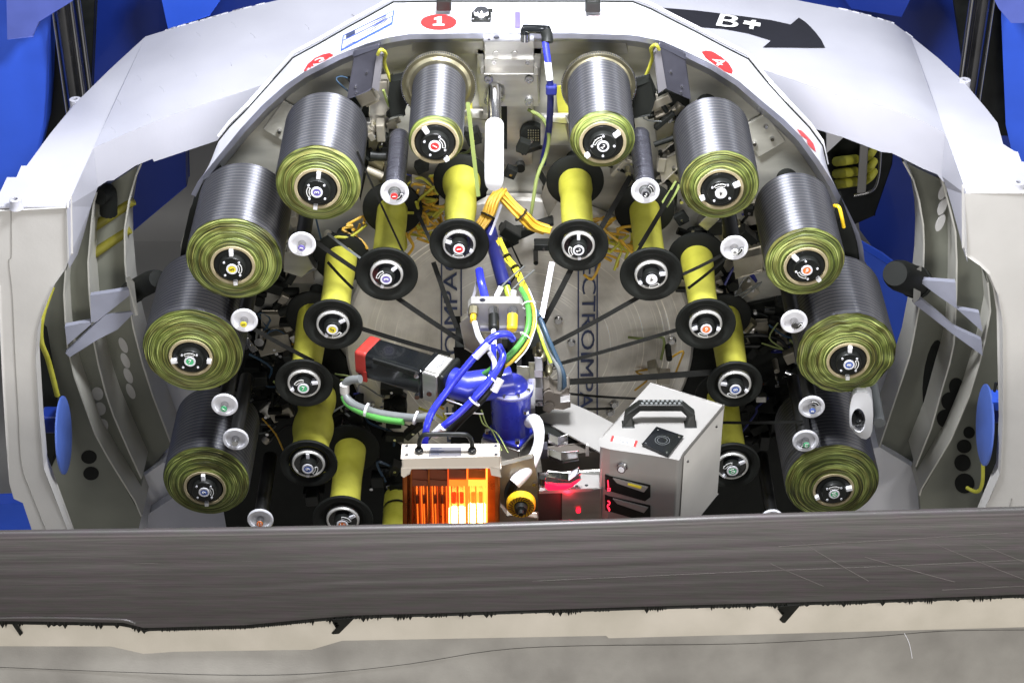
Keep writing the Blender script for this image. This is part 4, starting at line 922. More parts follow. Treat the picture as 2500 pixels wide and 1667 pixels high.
strap('carbon_tow', (962, 722, .01), (1142, 842, -.05), 12, M['tow'], 'black tow from the purple numbered bobbin down to the connector plate')
strap('carbon_tow', (870, 798, .01), (1100, 866, -.06), 11, M['tow'], 'black tow lying along the top edge of the black motor')
strap('carbon_tow', (770, 590, .02), (905, 682, .01), 11, M['tow'], 'black tow joining the purple capped roller and purple numbered bobbin')
strap('carbon_tow', (800, 640, .02), (862, 705, .03), 7, M['tow'], 'short black tow crossing the sleeve above the yellow numbered bobbin')
strap('carbon_tow', (800, 570, .10), (880, 630, .06), 6, M['grey'], 'faint grey film strip behind the purple numbered bobbin')
strap('carbon_tow', (615, 800, 0), (765, 882, .01), 10, M['tow'], 'black tow from the yellow capped roller to the green numbered left bobbin')
strap('carbon_tow', (1656, 445, .03), (1552, 622, .01), 8, M['tow'], 'black tow from the white numbered spool down to its bobbin')
strap('carbon_tow', (1640, 465, .03), (1560, 600, .012), 6, M['tow'], 'second black tow beside the pale green film tail at right')
strap('carbon_tow', (1540, 430, .06), (1462, 565, .01), 13, M['tow'], 'black tow hanging behind the right black guide roller')
strap('carbon_tow', (1398, 650, .01), (1325, 790, -.05), 14, M['tow'], 'wide black tow under the black numbered bobbin right of the silver strap')
strap('carbon_tow', (1560, 725, .01), (1345, 842, -.05), 11, M['tow'], 'black tow from the white numbered bobbin down to the centre head')
strap('carbon_tow', (1660, 803, .01), (1350, 892, -.05), 9, M['tow'], 'black tow from the orange numbered bobbin across the lettered strip')
strap('carbon_tow', (1745, 908, .01), (1350, 934, -.05), 15, M['tow'], 'thick black tow from the blue numbered right bobbin to the head')
strap('carbon_tow', (1390, 961, -.05), (1560, 973, .01), 6, M['tow'], 'thin black tow running level behind the control box')
strap('carbon_tow', (1760, 624, .02), (1655, 675, .01), 8, M['tow'], 'upper black tow from the white capped roller to its bobbin')
strap('carbon_tow', (1772, 630, .02), (1680, 704, .02), 7, M['tow'], 'lower black tow from the white capped roller over the yellow sleeve')
strap('carbon_tow', (1755, 1031, .03), (1960, 1029, .03), 7, M['tow'], 'level black tow crossing the sleeve behind the control box')
strap('carbon_tow', (1058, 640, .02), (1115, 800, -.04), 12, M['tow'], 'black tow from the red numbered bobbin over the left lettered strip')
strap('liner_film', (1142, 250, .10), (1168, 480, .02), 11, M['liner'], 'pale green film tail hanging from the nearly empty spool', 'pale green film tails', 'film strip', twist=.6)
strap('liner_film', (1655, 448, .03), (1622, 500, .03), 22, M['liner'], 'pale green film tail peeling off the white numbered spool', 'pale green film tails', 'film strip', twist=.5)
strap('silver_strap', (1173, 655, .0), (1150, 745, -.08), 7, M['foil'], 'narrow silver strap left of the connector plate', 'silver straps', 'strap')
strap('silver_strap', (1348, 640, .0), (1322, 775, -.08), 13, M['foil'], 'wide silver strap right of the connector plate', 'silver straps', 'strap')
strap('silver_strap', (1224, 500, .12), (1196, 574, .08), 6, M['foil'], 'short pale rod behind the left cable bundle', 'silver straps', 'strap')

# ================================================================ TOP CENTRE VALVE, HANDLE, HOSE
vb = thing('mounting_block', 'machined aluminium mounting block bolted at top centre of the creel', 'bracket', W(1242, 258, .27))
zt = W(1242, 103, .24).z
f = [WZ(x, y, zt) for x, y in [(1182, 102), (1303, 102), (1304, 80), (1182, 80)]]
obj('upper_block', MB().prism(f, [Vector((p.x, p.y, W(1242, 182, .24).z)) for p in f]), M['alu'], vb, bevel=.001)
panel('clamp_strip', [(1184, 146), (1303, 146), (1303, 160), (1184, 160)], .236, .008, M['alu'], vb)
for x in (1198, 1244): obj('blank_plug', MB().lathe([(0, -.0006), (.0055, -.0006), (.006, .001)], W(x + 12, 133, .239), 20), M['alu'], vb)
for x in (1208, 1264 + 26): obj('bolt', MB().lathe([(0, -.001), (.002, -.001), (.002, -.003), (.0042, -.003), (.0042, .002)], W(x - 2, 152, .234), 14), M['steel'], vb)
for x, y in ((1195, 90), (1290, 90), (1195, 99), (1290, 99)): obj('screw', MB().lathe([(0, .0008), (.0025, .0008), (.0025, 0)], WZ(x - 1, y - 2, zt), 10, 'Z'), M['ink'], vb)
obj('port', MB().lathe([(0, .001), (.0055, .001), (.0055, 0)], WZ(1212, 92, zt), 16, 'Z'), M['ink'], vb)
panel('lower_plate', [(1172, 183), (1313, 183), (1313, 258), (1172, 258)], .262, .03, M['alu'], vb, bevel=.0015)
for x, y in ((1187, 193), (1298, 193), (1187, 247), (1298, 247)):
    obj('bolt', MB().lathe([(0, -.002), (.003, -.002), (.003, -.005), (.0075, -.005), (.0085, -.003), (.0085, .001)], W(x + (6 if x < 1240 else -6), y, .261), 18), M['steel'], vb, smooth=True)
hn = thing('clamp_lever', 'white plastic lever on chrome stem pointing forward at top centre', 'lever', W(1207, 240, .25))
a = W(1268 - 61, 222, .24); obj('swivel_ball', MB().lathe([(0, -.022), (.010, -.020), (.016, -.012), (.018, 0)], W(1268 - 61 + 2, 232, .255), 24), M['chrome'], hn, smooth=True)
obj('stem', MB().tube([W(1207, 218, .22), W(1207, 262, .165)], .0125, 20, smooth=0), M['chrome'], hn, smooth=True)
obj('stem_neck', MB().tube([W(1207, 255, .17), W(1207, 312, .10)], .0125, 20, smooth=0), M['steel'], hn, smooth=True)
obj('pivot_hole', MB().lathe([(0, .0012), (.004, .0012), (.004, 0)], W(1207, 239, .2) + Vector((0, 0, .0130)), 16, 'Z'), M['ink'], hn)
P0 = W(1207, 305, .11); P1 = W(1206, 450, -.075)
obj('grip', MB().tube([P0, P0.lerp(P1, .08), P0.lerp(P1, .5), P0.lerp(P1, .9), P0.lerp(P1, .97), P1], lambda s: .0168 * (1 if .04 < s < .5 else (.86 if s <= .04 else 1 - (s - .5) * .35)) * (1 if s < .93 else math.sqrt(max(.02, 1 - ((s - .93) / .07) ** 2))), 24, smooth=5), M['wplast'], hn, smooth=True)
hs = thing('air_hose', 'blue air hose with black elbow fitting at top centre', 'hose', W(1340, 320, .2))
obj('nipple', MB().tube([W(1282, 100, .235), W(1282, 82, .235)], .0085, 14, smooth=0), M['steel'], hs, smooth=True)
obj('elbow', MB().tube([W(1281, 84, .235), W(1281, 72, .235), W(1284, 71, .235), W(1330, 73, .225), W(1335, 76, .22), W(1336, 104, .21)], .008, 14, smooth=2), M['gloss'], hs, smooth=True)
obj('hose_collar', MB().tube([W(1331, 73, .222), W(1336, 88, .217), W(1336, 104, .21)], .0105, 14, smooth=2), M['black'], hs, smooth=True)
obj('hose', MB().tube([W(1331, 100, .21), W(1334, 125, .205), W(1338, 152, .20)], .0062, 12), M['hblue'], hs, smooth=True)
obj('hose_marker', MB().tube([W(1337, 150, .201), W(1342, 195, .195)], .0066, 12, smooth=0), M['wplast'], hs, smooth=True)
obj('hose', MB().tube([W(1342, 193, .196), W(1344, 240, .2), W(1342, 290, .22), W(1338, 330, .25), W(1325, 400, .27)], .0062, 12), M['dblue'], hs, smooth=True)
obj('hose_clip', MB().box(W(1346, 219, .195), (.020, .016, .018)), M['dblue'], hs, bevel=.003)
mb = MB().tube([W(1290, 268, .27), W(1325, 290, .25), W(1340, 330, .24), W(1332, 380, .24), W(1312, 430, .22), W(1300, 500, .2), W(1290, 560, .2)], .0035, 8)
tag(obj('green_cable', mb, M['liner'], loc=centred(mb), smooth=True), 'thin pale green cable curving right of the white handle', 'cable')
obj('multi_pin_socket', MB().lathe([(0, -.006), (.022, -.006), (.024, 0), (.024, .01)], W(1300, 330, .285), 30), M['mblack'], cr, smooth=True)
mbp = MB()
for i in range(5):
    for j in range(5): mbp.lathe([(0, -.002), (.0013, -.002), (.0013, 0)], W(1290 + i * 6, 318 + j * 6, .279), 6)
tag(obj('pins', mbp, M['brass'], cr), kind='stuff')
# sensor boxes under the lip
def sensor(pts, wpts, lab, s):
    t = thing('sensor_box', lab, 'sensor box', W(*pts[0], .2), 'dark sensor boxes under the hood lip')
    panel('housing', pts, .215, .02, mkd, t, bevel=.002)
    panel('side_plate', wpts, .21, .012, M['foil'], t)
    cx = sum(p[0] for p in pts) / len(pts); cy = sum(p[1] for p in pts) / len(pts)
    for dx, dy in ((-22, 25), (-20, 40), (24, 20), (26, 34), (5, -10)): obj('screw', MB().lathe([(0, -.002), (.0022, -.002), (.0022, .001)], W(cx + dx * s, cy + dy, .2145), 10), M['chrome'], t)
    obj('yellow_lead', MB().tube([W(wpts[0][0], wpts[0][1] + 4, .205), W(wpts[0][0] + 8 * s, wpts[0][1] - 8, .20), W(wpts[0][0] + 20 * s, wpts[0][1] + 2, .22), W(wpts[0][0] + 18 * s, wpts[0][1] + 30, .25), W(wpts[0][0] + 50 * s, wpts[0][1] + 110, .28)], .0032, 8), M['yellow'], t, smooth=True)
mkd = mk('dark_anodised', (.07, .07, .09), .4, .5, var=.2, ns=20)
sensor([(864, 138), (925, 120), (912, 214), (900, 222), (850, 240)], [(922, 130), (934, 136), (924, 222), (910, 213)], 'dark sensor box with pale edge left of the top centre spools', 1)
sensor([(1611, 117), (1674, 145), (1684, 240), (1626, 215), (1618, 215)], [(1609, 118), (1598, 135), (1609, 225), (1625, 214)], 'dark sensor box with pale edge right of the top centre spools', -1)
panel('dark_panel', [(852, 236), (905, 222), (935, 225), (900, 340), (895, 420), (880, 480), (850, 330), (842, 300)], .27, .03, M['mblack'], cr)  # black sheet stands in for the shadow under the left sensor box
panel('dark_panel', [(1608, 222), (1682, 240), (1690, 330), (1660, 400), (1650, 500), (1640, 380), (1612, 330)], .27, .03, M['mblack'], cr)  # likewise a sheet for the shadow under the right sensor box

# ================================================================ CENTRE HEAD
Yc = -.10
cp = thing('connector_plate', 'rounded aluminium plate carrying three cable connectors in the centre', 'connector plate', W(1212, 805, Yc))
zt = W(1215, 741, Yc).z
pf = [(1150, 741), (1268, 741), (1278, 746), (1282, 758), (1282, 800), (1276, 806), (1175, 806), (1150, 790), (1142, 770), (1142, 752)]
panel('plate', pf, Yc, .022, M['boxgrey'], cp, bevel=.0015)
panel('foot_lip', [(1172, 801), (1280, 801), (1280, 808), (1172, 808)], Yc - .008, .03, M['foil'], cp)
obj('plate_hole', MB().lathe([(0, .0008), (.005, .0008), (.005, 0)], WZ(1178, 733, zt), 14, 'Z'), M['ink'], cp)
def conn(px, py, q, r1, r2, mat, mat2):
    a = W(px, py, Yc - .002); b = W(q[0], q[1], q[2]); d = (b - a).normalized()
    obj('connector_nut', MB().tube([a, a + d * .016], r1, 8, smooth=0), mat2, cp)
    obj('connector_boot', MB().tube([a + d * .014, a + d * .03, b - d * .004, b], lambda s: r2 * (1 if s < .7 else 1 - (s - .7)), 16, smooth=4), mat, cp, smooth=True)
    return b
conn(1156, 752, (1155, 785, Yc - .03), .009, .0055, M['yel'], M['brass'])
conn(1205, 755, (1206, 805, Yc - .045), .0095, .0095, M['black'], M['steel'])
conn(1252, 755, (1250, 806, Yc - .045), .0095, .0095, M['yel'], M['steel'])
def band(p0, p1, r, half, parent, mat):
    d = (p1 - p0).normalized(); obj('cable_tie', MB().tube([p0 - d * half, p0 + d * half], r, 16, cap=False, smooth=0), mat, parent, smooth=True)
M['yel2'] = mk('amber_cable', (.48, .34, .03), .45)
def cable(name, pts, r, mat, lab, cat='cable', grp=None):
    mb = MB().tube([W(*p) for p in pts], r, 12, smooth=6); return tag(obj(name, mb, mat, loc=centred(mb), smooth=True), lab, cat, grp)
for x, y, x2, y2, l in ((1212, 725, 1230, 690, 'slanting'), (1253, 727, 1254, 700, 'upright')):
    c2 = thing('cable_sleeve', l + ' white marked cable sleeve behind the connector plate', 'cable sleeve', W(x, y, -.07))
    obj('sleeve', MB().tube([W(x, y, -.07), W(x2 - (6 if l == 'slanting' else 0), y2 + 10, -.06)], .0052, 12, smooth=0), M['wplast'], c2, smooth=True)
    obj('lead', MB().tube([W(x2 - 8, y2 + 12, -.06), W(x2 + 20, y2 - 15, -.02), W(x2 + 50, y2 - 40, .05)], .0016, 8), M['grey'], c2, smooth=True)
cable('yellow_plug', [(1245, 728, -.06), (1236, 700, -.04)], .0065, M['lime'], 'yellow green plug with black band behind the connector plate', 'plug')
cable('blue_hose', [(1190, 540, .18), (1205, 600, .12), (1218, 650, .05), (1232, 700, 0)], .0125, M['dblue'], 'thick dark blue hose dropping behind bobbin 1', 'hose', 'blue hoses')
cable('blue_hose', [(1170, 660, -.02), (1175, 690, -.05), (1184, 726, -.07)], .0075, M['hblue'], 'short bright blue hose entering the plate from above', 'hose', 'blue hoses')
cable('green_cable', [(1273, 705, -.06), (1288, 738, -.10), (1291, 790, -.15), (1276, 830, -.18), (1240, 872, -.20), (1200, 902, -.20), (1160, 926, -.18)], .0056, M['green'], 'thick green cable curving down right of the connector plate')
cable('yellow_cable', [(1280, 700, -.06), (1296, 735, -.10), (1304, 765, -.14), (1301, 805, -.17), (1285, 842, -.19), (1250, 882, -.21), (1215, 905, -.21), (1170, 930, -.18)], .0032, M['yel2'], 'yellow cable strapped along the green one')
cable('white_cable', [(1290, 705, -.06), (1304, 740, -.10), (1309, 775, -.14), (1305, 805, -.17), (1288, 850, -.20), (1258, 885, -.22)], .0012, M['wplast'], 'thin white cable beside the yellow one')
cable('blue_cable', [(1300, 745, -.06), (1322, 785, -.10), (1340, 830, -.13), (1362, 880, -.15), (1376, 915, -.16), (1378, 950, -.16)], .0042, M['tealb'], 'steel blue cable arching down to the clear clamp')
cable('black_cable', [(1306, 765, -.06), (1320, 810, -.11), (1345, 865, -.14), (1365, 905, -.16), (1366, 950, -.16)], .0042, M['grey'], 'dark grey cable arching down to the clear clamp')
cable('lime_cable', [(1306, 780, -.08), (1318, 815, -.12), (1330, 850, -.14), (1345, 885, -.15)], .0028, M['lime'], 'lime green cable beside the steel blue one')
for p, q, r_, m_ in (((1292, 745, -.105), (1296, 770, -.125), .0125, M['wplast']), ((1284, 822, -.175), (1270, 840, -.185), .0125, M['wplast']), ((1213, 900, -.20), (1190, 912, -.20), .0115, M['wplast']), ((1360, 895, -.15), (1370, 918, -.155), .0095, M['black']), ((1312, 775, -.09), (1325, 800, -.10), .0085, M['black'])):
    band(W(*p), W(*q), r_, .0010, cp, m_)
cable('blue_hose', [(1252, 828, -.20), (1238, 816, -.21), (1205, 822, -.22), (1170, 858, -.23), (1130, 905, -.24), (1095, 950, -.25), (1058, 1000, -.27), (1042, 1040, -.29), (1036, 1095, -.30)], .0062, M['hblue'], 'bright blue hose looping over the motor to the heater', 'hose', 'blue hoses')
cable('blue_hose', [(1218, 845, -.20), (1228, 870, -.22), (1212, 905, -.24), (1175, 955, -.26), (1130, 1000, -.27), (1095, 1030, -.28), (1072, 1048, -.28)], .0062, M['hblue'], 'bright blue hose crossing in front of the gearbox', 'hose', 'blue hoses')
cable('blue_hose', [(1204, 840, -.19), (1206, 880, -.21), (1196, 920, -.235), (1160, 965, -.25)], .0045, M['hblue'], 'inner bright blue hose between the other two', 'hose', 'blue hoses')
cable('black_hose', [(1228, 865, -.215), (1218, 912, -.23), (1180, 970, -.255), (1120, 1030, -.26), (1095, 1060, -.26)], .0068, M['black'], 'black hose running beneath the blue hoses', 'hose')
cable('hose_marker', [(1192, 838, -.226), (1160, 872, -.234)], .0068, M['wplast'], 'long white marker sleeve on the upper blue hose', 'marker sleeve')
cable('hose_marker', [(1222, 925, -.245), (1205, 955, -.255)], .0072, M['wplast'], 'white printed marker sleeve beside the blue dome', 'marker sleeve')
cable('white_cable', [(1205, 806, -.145), (1206, 835, -.17), (1207, 880, -.2)], .0045, M['wplast'], 'white cable leaving the black connector')
cable('white_cable', [(1158, 785, -.13), (1168, 820, -.15), (1185, 845, -.17), (1200, 850, -.18)], .0050, M['wplast'], 'white cable bending below the brass connector')
cable('white_cable', [(1195, 860, -.215), (1207, 885, -.23), (1207, 915, -.24)], .0042, M['wplast'], 'white cable between the blue hoses')
cable('white_end', [(1060, 1062, -.285), (1080, 1042, -.285)], .0075, M['wplast'], 'white hose end stub above the heater handle', 'hose end')
for x, y in ((1158, 980), (1205, 925)):
    a = W(x, y, -.272 if x < 1200 else -.245); d = (W(1212, 905, -.24) - W(1130, 1000, -.27)).normalized()
    mb = MB().tube([a - d * .0016, a + d * .0016], .0115, 16, cap=False, smooth=0); tag(obj('cable_tie', mb, M['wplast'], loc=centred(mb), smooth=True), 'white tie around the blue hoses ' + ('near the motor' if x < 1200 else 'near the dome'), 'cable tie')
# black/dark structure under the connector plate
hb = thing('head_body', 'dark compaction head body with brass tow guides below the connector plate', 'machine head', W(1260, 1100, -.1))
panel('block', [(1110, 850), (1330, 850), (1340, 1000), (1320, 1100), (1100, 1100), (1120, 960)], -.04, .10, M['mblack'], hb)
panel('side_cheek', [(1125, 790), (1150, 770), (1175, 810), (1200, 850), (1170, 870), (1135, 850)], -.07, .02, M['bracket'], hb)
panel('bar', [(1150, 812), (1300, 812), (1300, 826), (1150, 826)], -.06, .02, M['bracket'], hb)
for x in (1262, 1240, 1284, 1215): panel('post', [(x, 826), (x + 10, 826), (x + 10, 900), (x, 900)], -.06, .02, M['alu'] if x in (1262, 1215) else M['black'], hb)
for i, (x, y, r) in enumerate(((1322, 870, 15), (1315, 895, 12), (1330, 925, 14), (1318, 850, 10), (1340, 905, 10), (1308, 860, 9))):
    obj('tow_guide', MB().lathe([(0, -.012), (r * .0004, -.010), (r * .0007, -.002), (r * .0007, .01)], W(x, y, -.09), 20), M['brass'], hb, smooth=True)
zt = W(1285, 895, -.13).z
f = [WZ(x, y, zt) for x, y in [(1262, 925), (1304, 925), (1303, 896), (1264, 894)]]
obj('vice_jaw', MB().prism(f, [Vector((p.x, p.y, p.z - .03)) for p in f]), M['alu'], hb, bevel=.001)
panel('side_frame', [(1292, 925), (1306, 925), (1306, 1012), (1292, 1018)], -.175, .05, M['alu'], hb, bevel=.001)
for y0, y1 in ((905, 920), (947, 975), (980, 990)):
    f = [(1306, y0), (1324, y0), (1324, y1), (1306, y1)]; panel('bright_block', f, -.17, .04, M['foil'], hb, bevel=.001)
obj('bolt', MB().lathe([(0, -.001), (.002, -.001), (.002, -.003), (.0045, -.003), (.0045, .002)], W(1312, 985, -.1715), 12), M['steel'], hb)
# clear clamp at right
ck = thing('clear_clamp', 'smoky translucent two knuckle clamp right of the gearbox', 'clamp', W(1360, 1000, -.15))
M['smoke'] = mk('smoky_plastic', (.16, .14, .12), .25, .3, coat=.5)
panel('clamp_body', [(1328, 952), (1340, 948), (1352, 958), (1370, 960), (1385, 948), (1390, 950), (1391, 992), (1375, 998), (1350, 998), (1340, 1006), (1328, 1000)], -.17, .035, M['smoke'], ck, bevel=.003)
obj('knuckle', MB().lathe([(0, -.004), (.009, -.004), (.010, 0)], W(1340, 962, -.172), 20), M['smoke'], ck, smooth=True)
obj('knuckle', MB().lathe([(0, -.004), (.009, -.004), (.010, 0)], W(1340, 990, -.172), 20), M['smoke'], ck, smooth=True)
panel('white_tab', [(1371, 970), (1389, 967), (1389, 978), (1371, 980)], -.173, .004, M['wplast'], ck)
# flat sheet
zs = W(1400, 1020, -.15).z
f = [WZ(x, y, zs) for x, y in [(1306, 1016), (1395, 984), (1446, 1006), (1505, 1037), (1472, 1062), (1466, 1104)]]
mb = MB().prism(f, [Vector((p.x, p.y, p.z - .003)) for p in f]); tag(obj('steel_sheet', mb, M['boxgrey'], loc=centred(mb)), 'flat bare steel sheet between the gearbox and the control box', 'metal sheet')

# ---- servo motor (prism turned 27 degrees about the vertical)
mo = thing('servo_motor', 'black square servo motor with red tape around its rear end', 'motor', W(960, 980, -.15))
O = W(899, 868, -.14); ax = Vector((math.cos(R(27)), -math.sin(R(27)), 0)); bx = Vector((math.sin(R(27)), math.cos(R(27)), 0)); kk = mpp(O)
def mbox(mb, s0, s1, b0, b1, z0, z1):
    vs = [O + ax * s + bx * b + Vector((0, 0, z)) for s in (s0, s1) for b in (b0, b1) for z in (z0, z1)]
    return mb.add(vs, [(0, 1, 3, 2), (4, 6, 7, 5), (0, 4, 5, 1), (2, 3, 7, 6), (0, 2, 6, 4), (1, 5, 7, 3)])
Lm = 150 * kk; Wd = 78 * kk; Hh = 74 * kk
obj('motor_body', mbox(MB(), -.026, Lm, 0, Wd, -Hh, 0), M['gloss'], mo, bevel=.006, seg=3)
obj('side_rib', mbox(MB(), .01, Lm - .002, -.0012, .004, -.014, -.003), M['black'], mo, bevel=.001)
obj('corner_rod', MB().tube([O + ax * .01 + bx * -.0005 + Vector((0, 0, -.004)), O + ax * (Lm - .002) + bx * -.0005 + Vector((0, 0, -.004))], .003, 10, smooth=0), M['black'], mo, smooth=True)
obj('red_tape', mbox(MB(), -.030, -.004, -.0012, Wd + .001, -Hh * .9, .0012), M['redtape'], mo, bevel=.006, seg=3)
obj('tape_tail', mbox(MB(), -.014, -.005, -.002, .002, -Hh * 1.1, -Hh * .7), M['redtape'], mo)
obj('front_flange', mbox(MB(), Lm - .008, Lm + .001, -.004, Wd + .004, -Hh - .004, .004), M['gloss'], mo, bevel=.003)
obj('adapter_plate', mbox(MB(), Lm + .001, Lm + 46 * kk, -.004, Wd + .004, -Hh - .006, .004), M['alu'], mo, bevel=.004)
obj('paper_label', mbox(MB(), Lm + .004, Lm + 42 * kk, .004, Wd - .004, .0041, .0048), M['whitep'], mo)
mbl = MB()
for i in range(16):
    s = .016 + i * .0021; mbox(mbl, Lm + .017 if i % 3 else Lm + .015, Lm + .026, s, s + (.0012 if i % 2 else .0007), .0048, .0051)
obj('barcode', mbl, M['ink'], mo)
obj('black_flange', mbox(MB(), Lm + 46 * kk, Lm + 62 * kk, -.006, Wd + .006, -Hh - .006, .006), M['black'], mo, bevel=.007, seg=3)
for b_, z_ in ((-.006, -.006), (-.006, -Hh + .002)): obj('bolt', MB().lathe([(0, -.004), (.0045, -.004), (.0045, .004)], O + ax * (Lm - .008) + bx * b_ + Vector((0, 0, z_)), 12), M['steel'], mo)
obj('bolt', MB().lathe([(0, -.002), (.005, -.002), (.005, .004)], O + ax * (Lm + 22 * kk) + bx * -.004 + Vector((0, 0, -Hh * .72)), 14), M['steel'], mo, smooth=True)
# motor cables
cable('grey_cable', [(880, 925, -.16), (850, 930, -.15), (840, 955, -.15), (860, 985, -.17), (910, 1005, -.20), (960, 1015, -.22), (1015, 1020, -.24), (1060, 1015, -.25)], .0075, M['grey'], 'thick grey cable looping below the motor')
cable('green_cable', [(838, 965, -.155), (848, 985, -.165), (880, 1005, -.19), (930, 1022, -.22), (985, 1030, -.24)], .0058, M['green'], 'light green cable following the grey cable under the motor')
cable('cable_marker', [(841, 938, -.152), (842, 958, -.152)], .0085, M['cream'], 'pale marker sleeve on the grey cable loop', 'marker sleeve')
for x, y, Y in ((895, 1000, -.20), (1015, 1020, -.245)):
    a = W(x, y, Y); d = Vector((1, -.3, -.2)).normalized(); mb = MB().tube([a - d * .002, a + d * .002], .0125, 14, smooth=0); tag(obj('cable_tie', mb, M['wplast'], loc=centred(mb), smooth=True), 'white tie on the grey cable ' + ('at the green cable' if x < 950 else 'below the motor front'), 'cable tie')
# ---- blue gearbox
gb = thing('gearbox', 'glossy blue right angle gearbox with bolted dome on top', 'gearbox', W(1245, 1045, -.18))
gc = W(1247, 942, -.18)
a = O + ax * (Lm + 62 * kk) + bx * Wd / 2 + Vector((0, 0, -Hh / 2)); 
obj('input_housing', MB().tube([a, a + ax * .03, Vector((gc.x, gc.y, a.z)) ], .028, 32, smooth=0), M['gblue'], gb, smooth=True)
obj('housing', MB().lathe([(.036, 0), (.0395, -.003), (.0395, -.012), (.036, -.015), (.034, -.085), (.036, -.095)], gc, 48, 'Z'), M['gblue'], gb, smooth=True)
obj('dome_ring', MB().lathe([(.0395, -.006), (.0395, 0), (.031, .0005), (.030, .002)], gc, 48, 'Z'), M['gblue2'] if 'gblue2' in M else M.setdefault('gblue2', mk('pale_blue_ring', (.45, .46, .85), .35, coat=.4)), gb, smooth=True)
obj('dome', MB().lathe([(.0305, .001), (.029, .006), (.024, .012), (.016, .016), (.008, .018), (0, .0185)], gc, 48, 'Z'), M['gblue'], gb, smooth=True)
for j in range(9):
    aa = R(12 + 40 * j); obj('bolt', MB().lathe([(0, .003), (.0017, .003), (.0017, .0045), (.0033, .0045), (.0036, 0)], gc + Vector((math.cos(aa), math.sin(aa), 0)) * .0352, 10, 'Z'), M['steel'], gb)
mt = Matrix.Rotation(R(-28), 3, 'Z')
obj('base_flange', MB().box(gc + Vector((0, 0, -.098)), (.075, .078, .010), mt), M['gblue'], gb, bevel=.004)
obj('base_block', MB().box(gc + Vector((0, 0, -.118)), (.078, .081, .030), mt), M['alu'], gb, bevel=.003)
for sx_ in (-1, 1):
    for sy_ in (-1, 1): obj('bolt', MB().lathe([(0, .006), (.0045, .006), (.005, 0)], gc + mt @ Vector((sx_ * .030, sy_ * .032, -.092 + .098 - .098)), 12, 'Z'), M['steel'], gb, smooth=True)
obj('side_plug', MB().tube([W(1284, 1008, -.21), W(1284, 1000, -.21)], .006, 12, smooth=0), M['steel'], gb, smooth=True)
for i, pts in enumerate(([(1170, 1010, -.22), (1180, 1035, -.23), (1200, 1050, -.24), (1225, 1100, -.27)], [(1175, 1000, -.22), (1190, 1040, -.23), (1215, 1060, -.25), (1240, 1105, -.28)], [(1085, 1010, -.25), (1130, 1008, -.25), (1180, 1010, -.25)], [(1090, 975, -.25), (1130, 990, -.25), (1160, 1008, -.25)])):
    cable('thin_wire', pts, .0013, M['wplast'] if i > 1 else M['liner'], ['pale green wire drooping left of the gearbox base', 'second pale wire drooping beside the gearbox base', 'thin white wire running level under the blue hoses', 'thin white wire slanting under the blue hoses'][i], 'wire')
cable('white_hose', [(1292, 1030, -.20), (1306, 1028, -.23), (1316, 1055, -.26), (1312, 1095, -.29), (1290, 1140, -.32), (1256, 1180, -.34)], lambda s: .0105 + .0015 * math.sin(s * 9), M['wplast'], 'thick white insulated hose bending beside the gearbox', 'hose')
cable('dark_hose', [(1256, 1175, -.33), (1245, 1200, -.33), (1250, 1235, -.33)], .010, M['redtape'] if False else M['black'], 'dark hose stub below the white insulated hose', 'hose')

# ---- infrared heater
Yh = -.40
ih = thing('infrared_heater', 'cream infrared heater with glowing orange lamps and black handle', 'heater', W(1102, 1290, Yh))
zt = W(1102, 1118, Yh).z
f = [WZ(x, y, zt) for x, y in [(981.5, 1118), (1221, 1116), (1217, 1084), (984, 1086)]]
obj('cap', MB().prism(f, [Vector((p.x, p.y, W(1102, 1143, Yh).z)) for p in f]), M['heat'], ih, bevel=.002)
for pts in ([(982, 1143), (1003, 1143), (1000, 1155), (986, 1163), (982, 1160)], [(1199, 1143), (1221, 1143), (1221, 1162), (1202, 1158)]): panel('cap_tab', pts, Yh, .02, M['heat'], ih)
f = [WZ(x, y, zt + .0006) for x, y in [(1046, 1114), (1126, 1113), (1126, 1091), (1050, 1091)]]
obj('rating_plate', MB().prism(f, [Vector((p.x, p.y, p.z - .001)) for p in f]), M['foil'], ih)
mbt = MB()
for i in range(5):
    x0 = 1052; f = [WZ(x, y, zt + .001) for x, y in [(x0, 1108 - 3.5 * i), (x0 + 20 + 6 * (i % 3), 1108 - 3.5 * i), (x0 + 20 + 6 * (i % 3), 1107 - 3.5 * i), (x0, 1107 - 3.5 * i)]]
    mbt.prism(f, [Vector((p.x, p.y, p.z - .0006)) for p in f])
obj('plate_print', mbt, M['navy'], ih)
for x, y in ((993, 1090), (993, 1112), (1210, 1090), (1211, 1111)):
    obj('screw', MB().lathe([(0, .0008), (.0015, .0008), (.0015, .002), (.003, .002), (.003, 0)], WZ(x, y, zt), 12, 'Z'), M['steel'], ih)
hp = [W(x, y, Y) for x, y, Y in ((1024, 1108, Yh + .02), (1024, 1078, Yh + .02), (1034, 1062, Yh + .02), (1055, 1060, Yh + .02), (1125, 1060, Yh + .02), (1143, 1064, Yh + .02), (1152, 1080, Yh + .02), (1152, 1104, Yh + .02))]
obj('handle', MB().tube(hp, .0040, 14, smooth=3), M['black'], ih, smooth=True)
for x in (1023, 1153): obj('handle_foot', MB().lathe([(.0045, .010), (.007, .007), (.0078, .003), (.007, 0)], WZ(x, 1104, zt), 16, 'Z'), M['gloss'], ih, smooth=True)
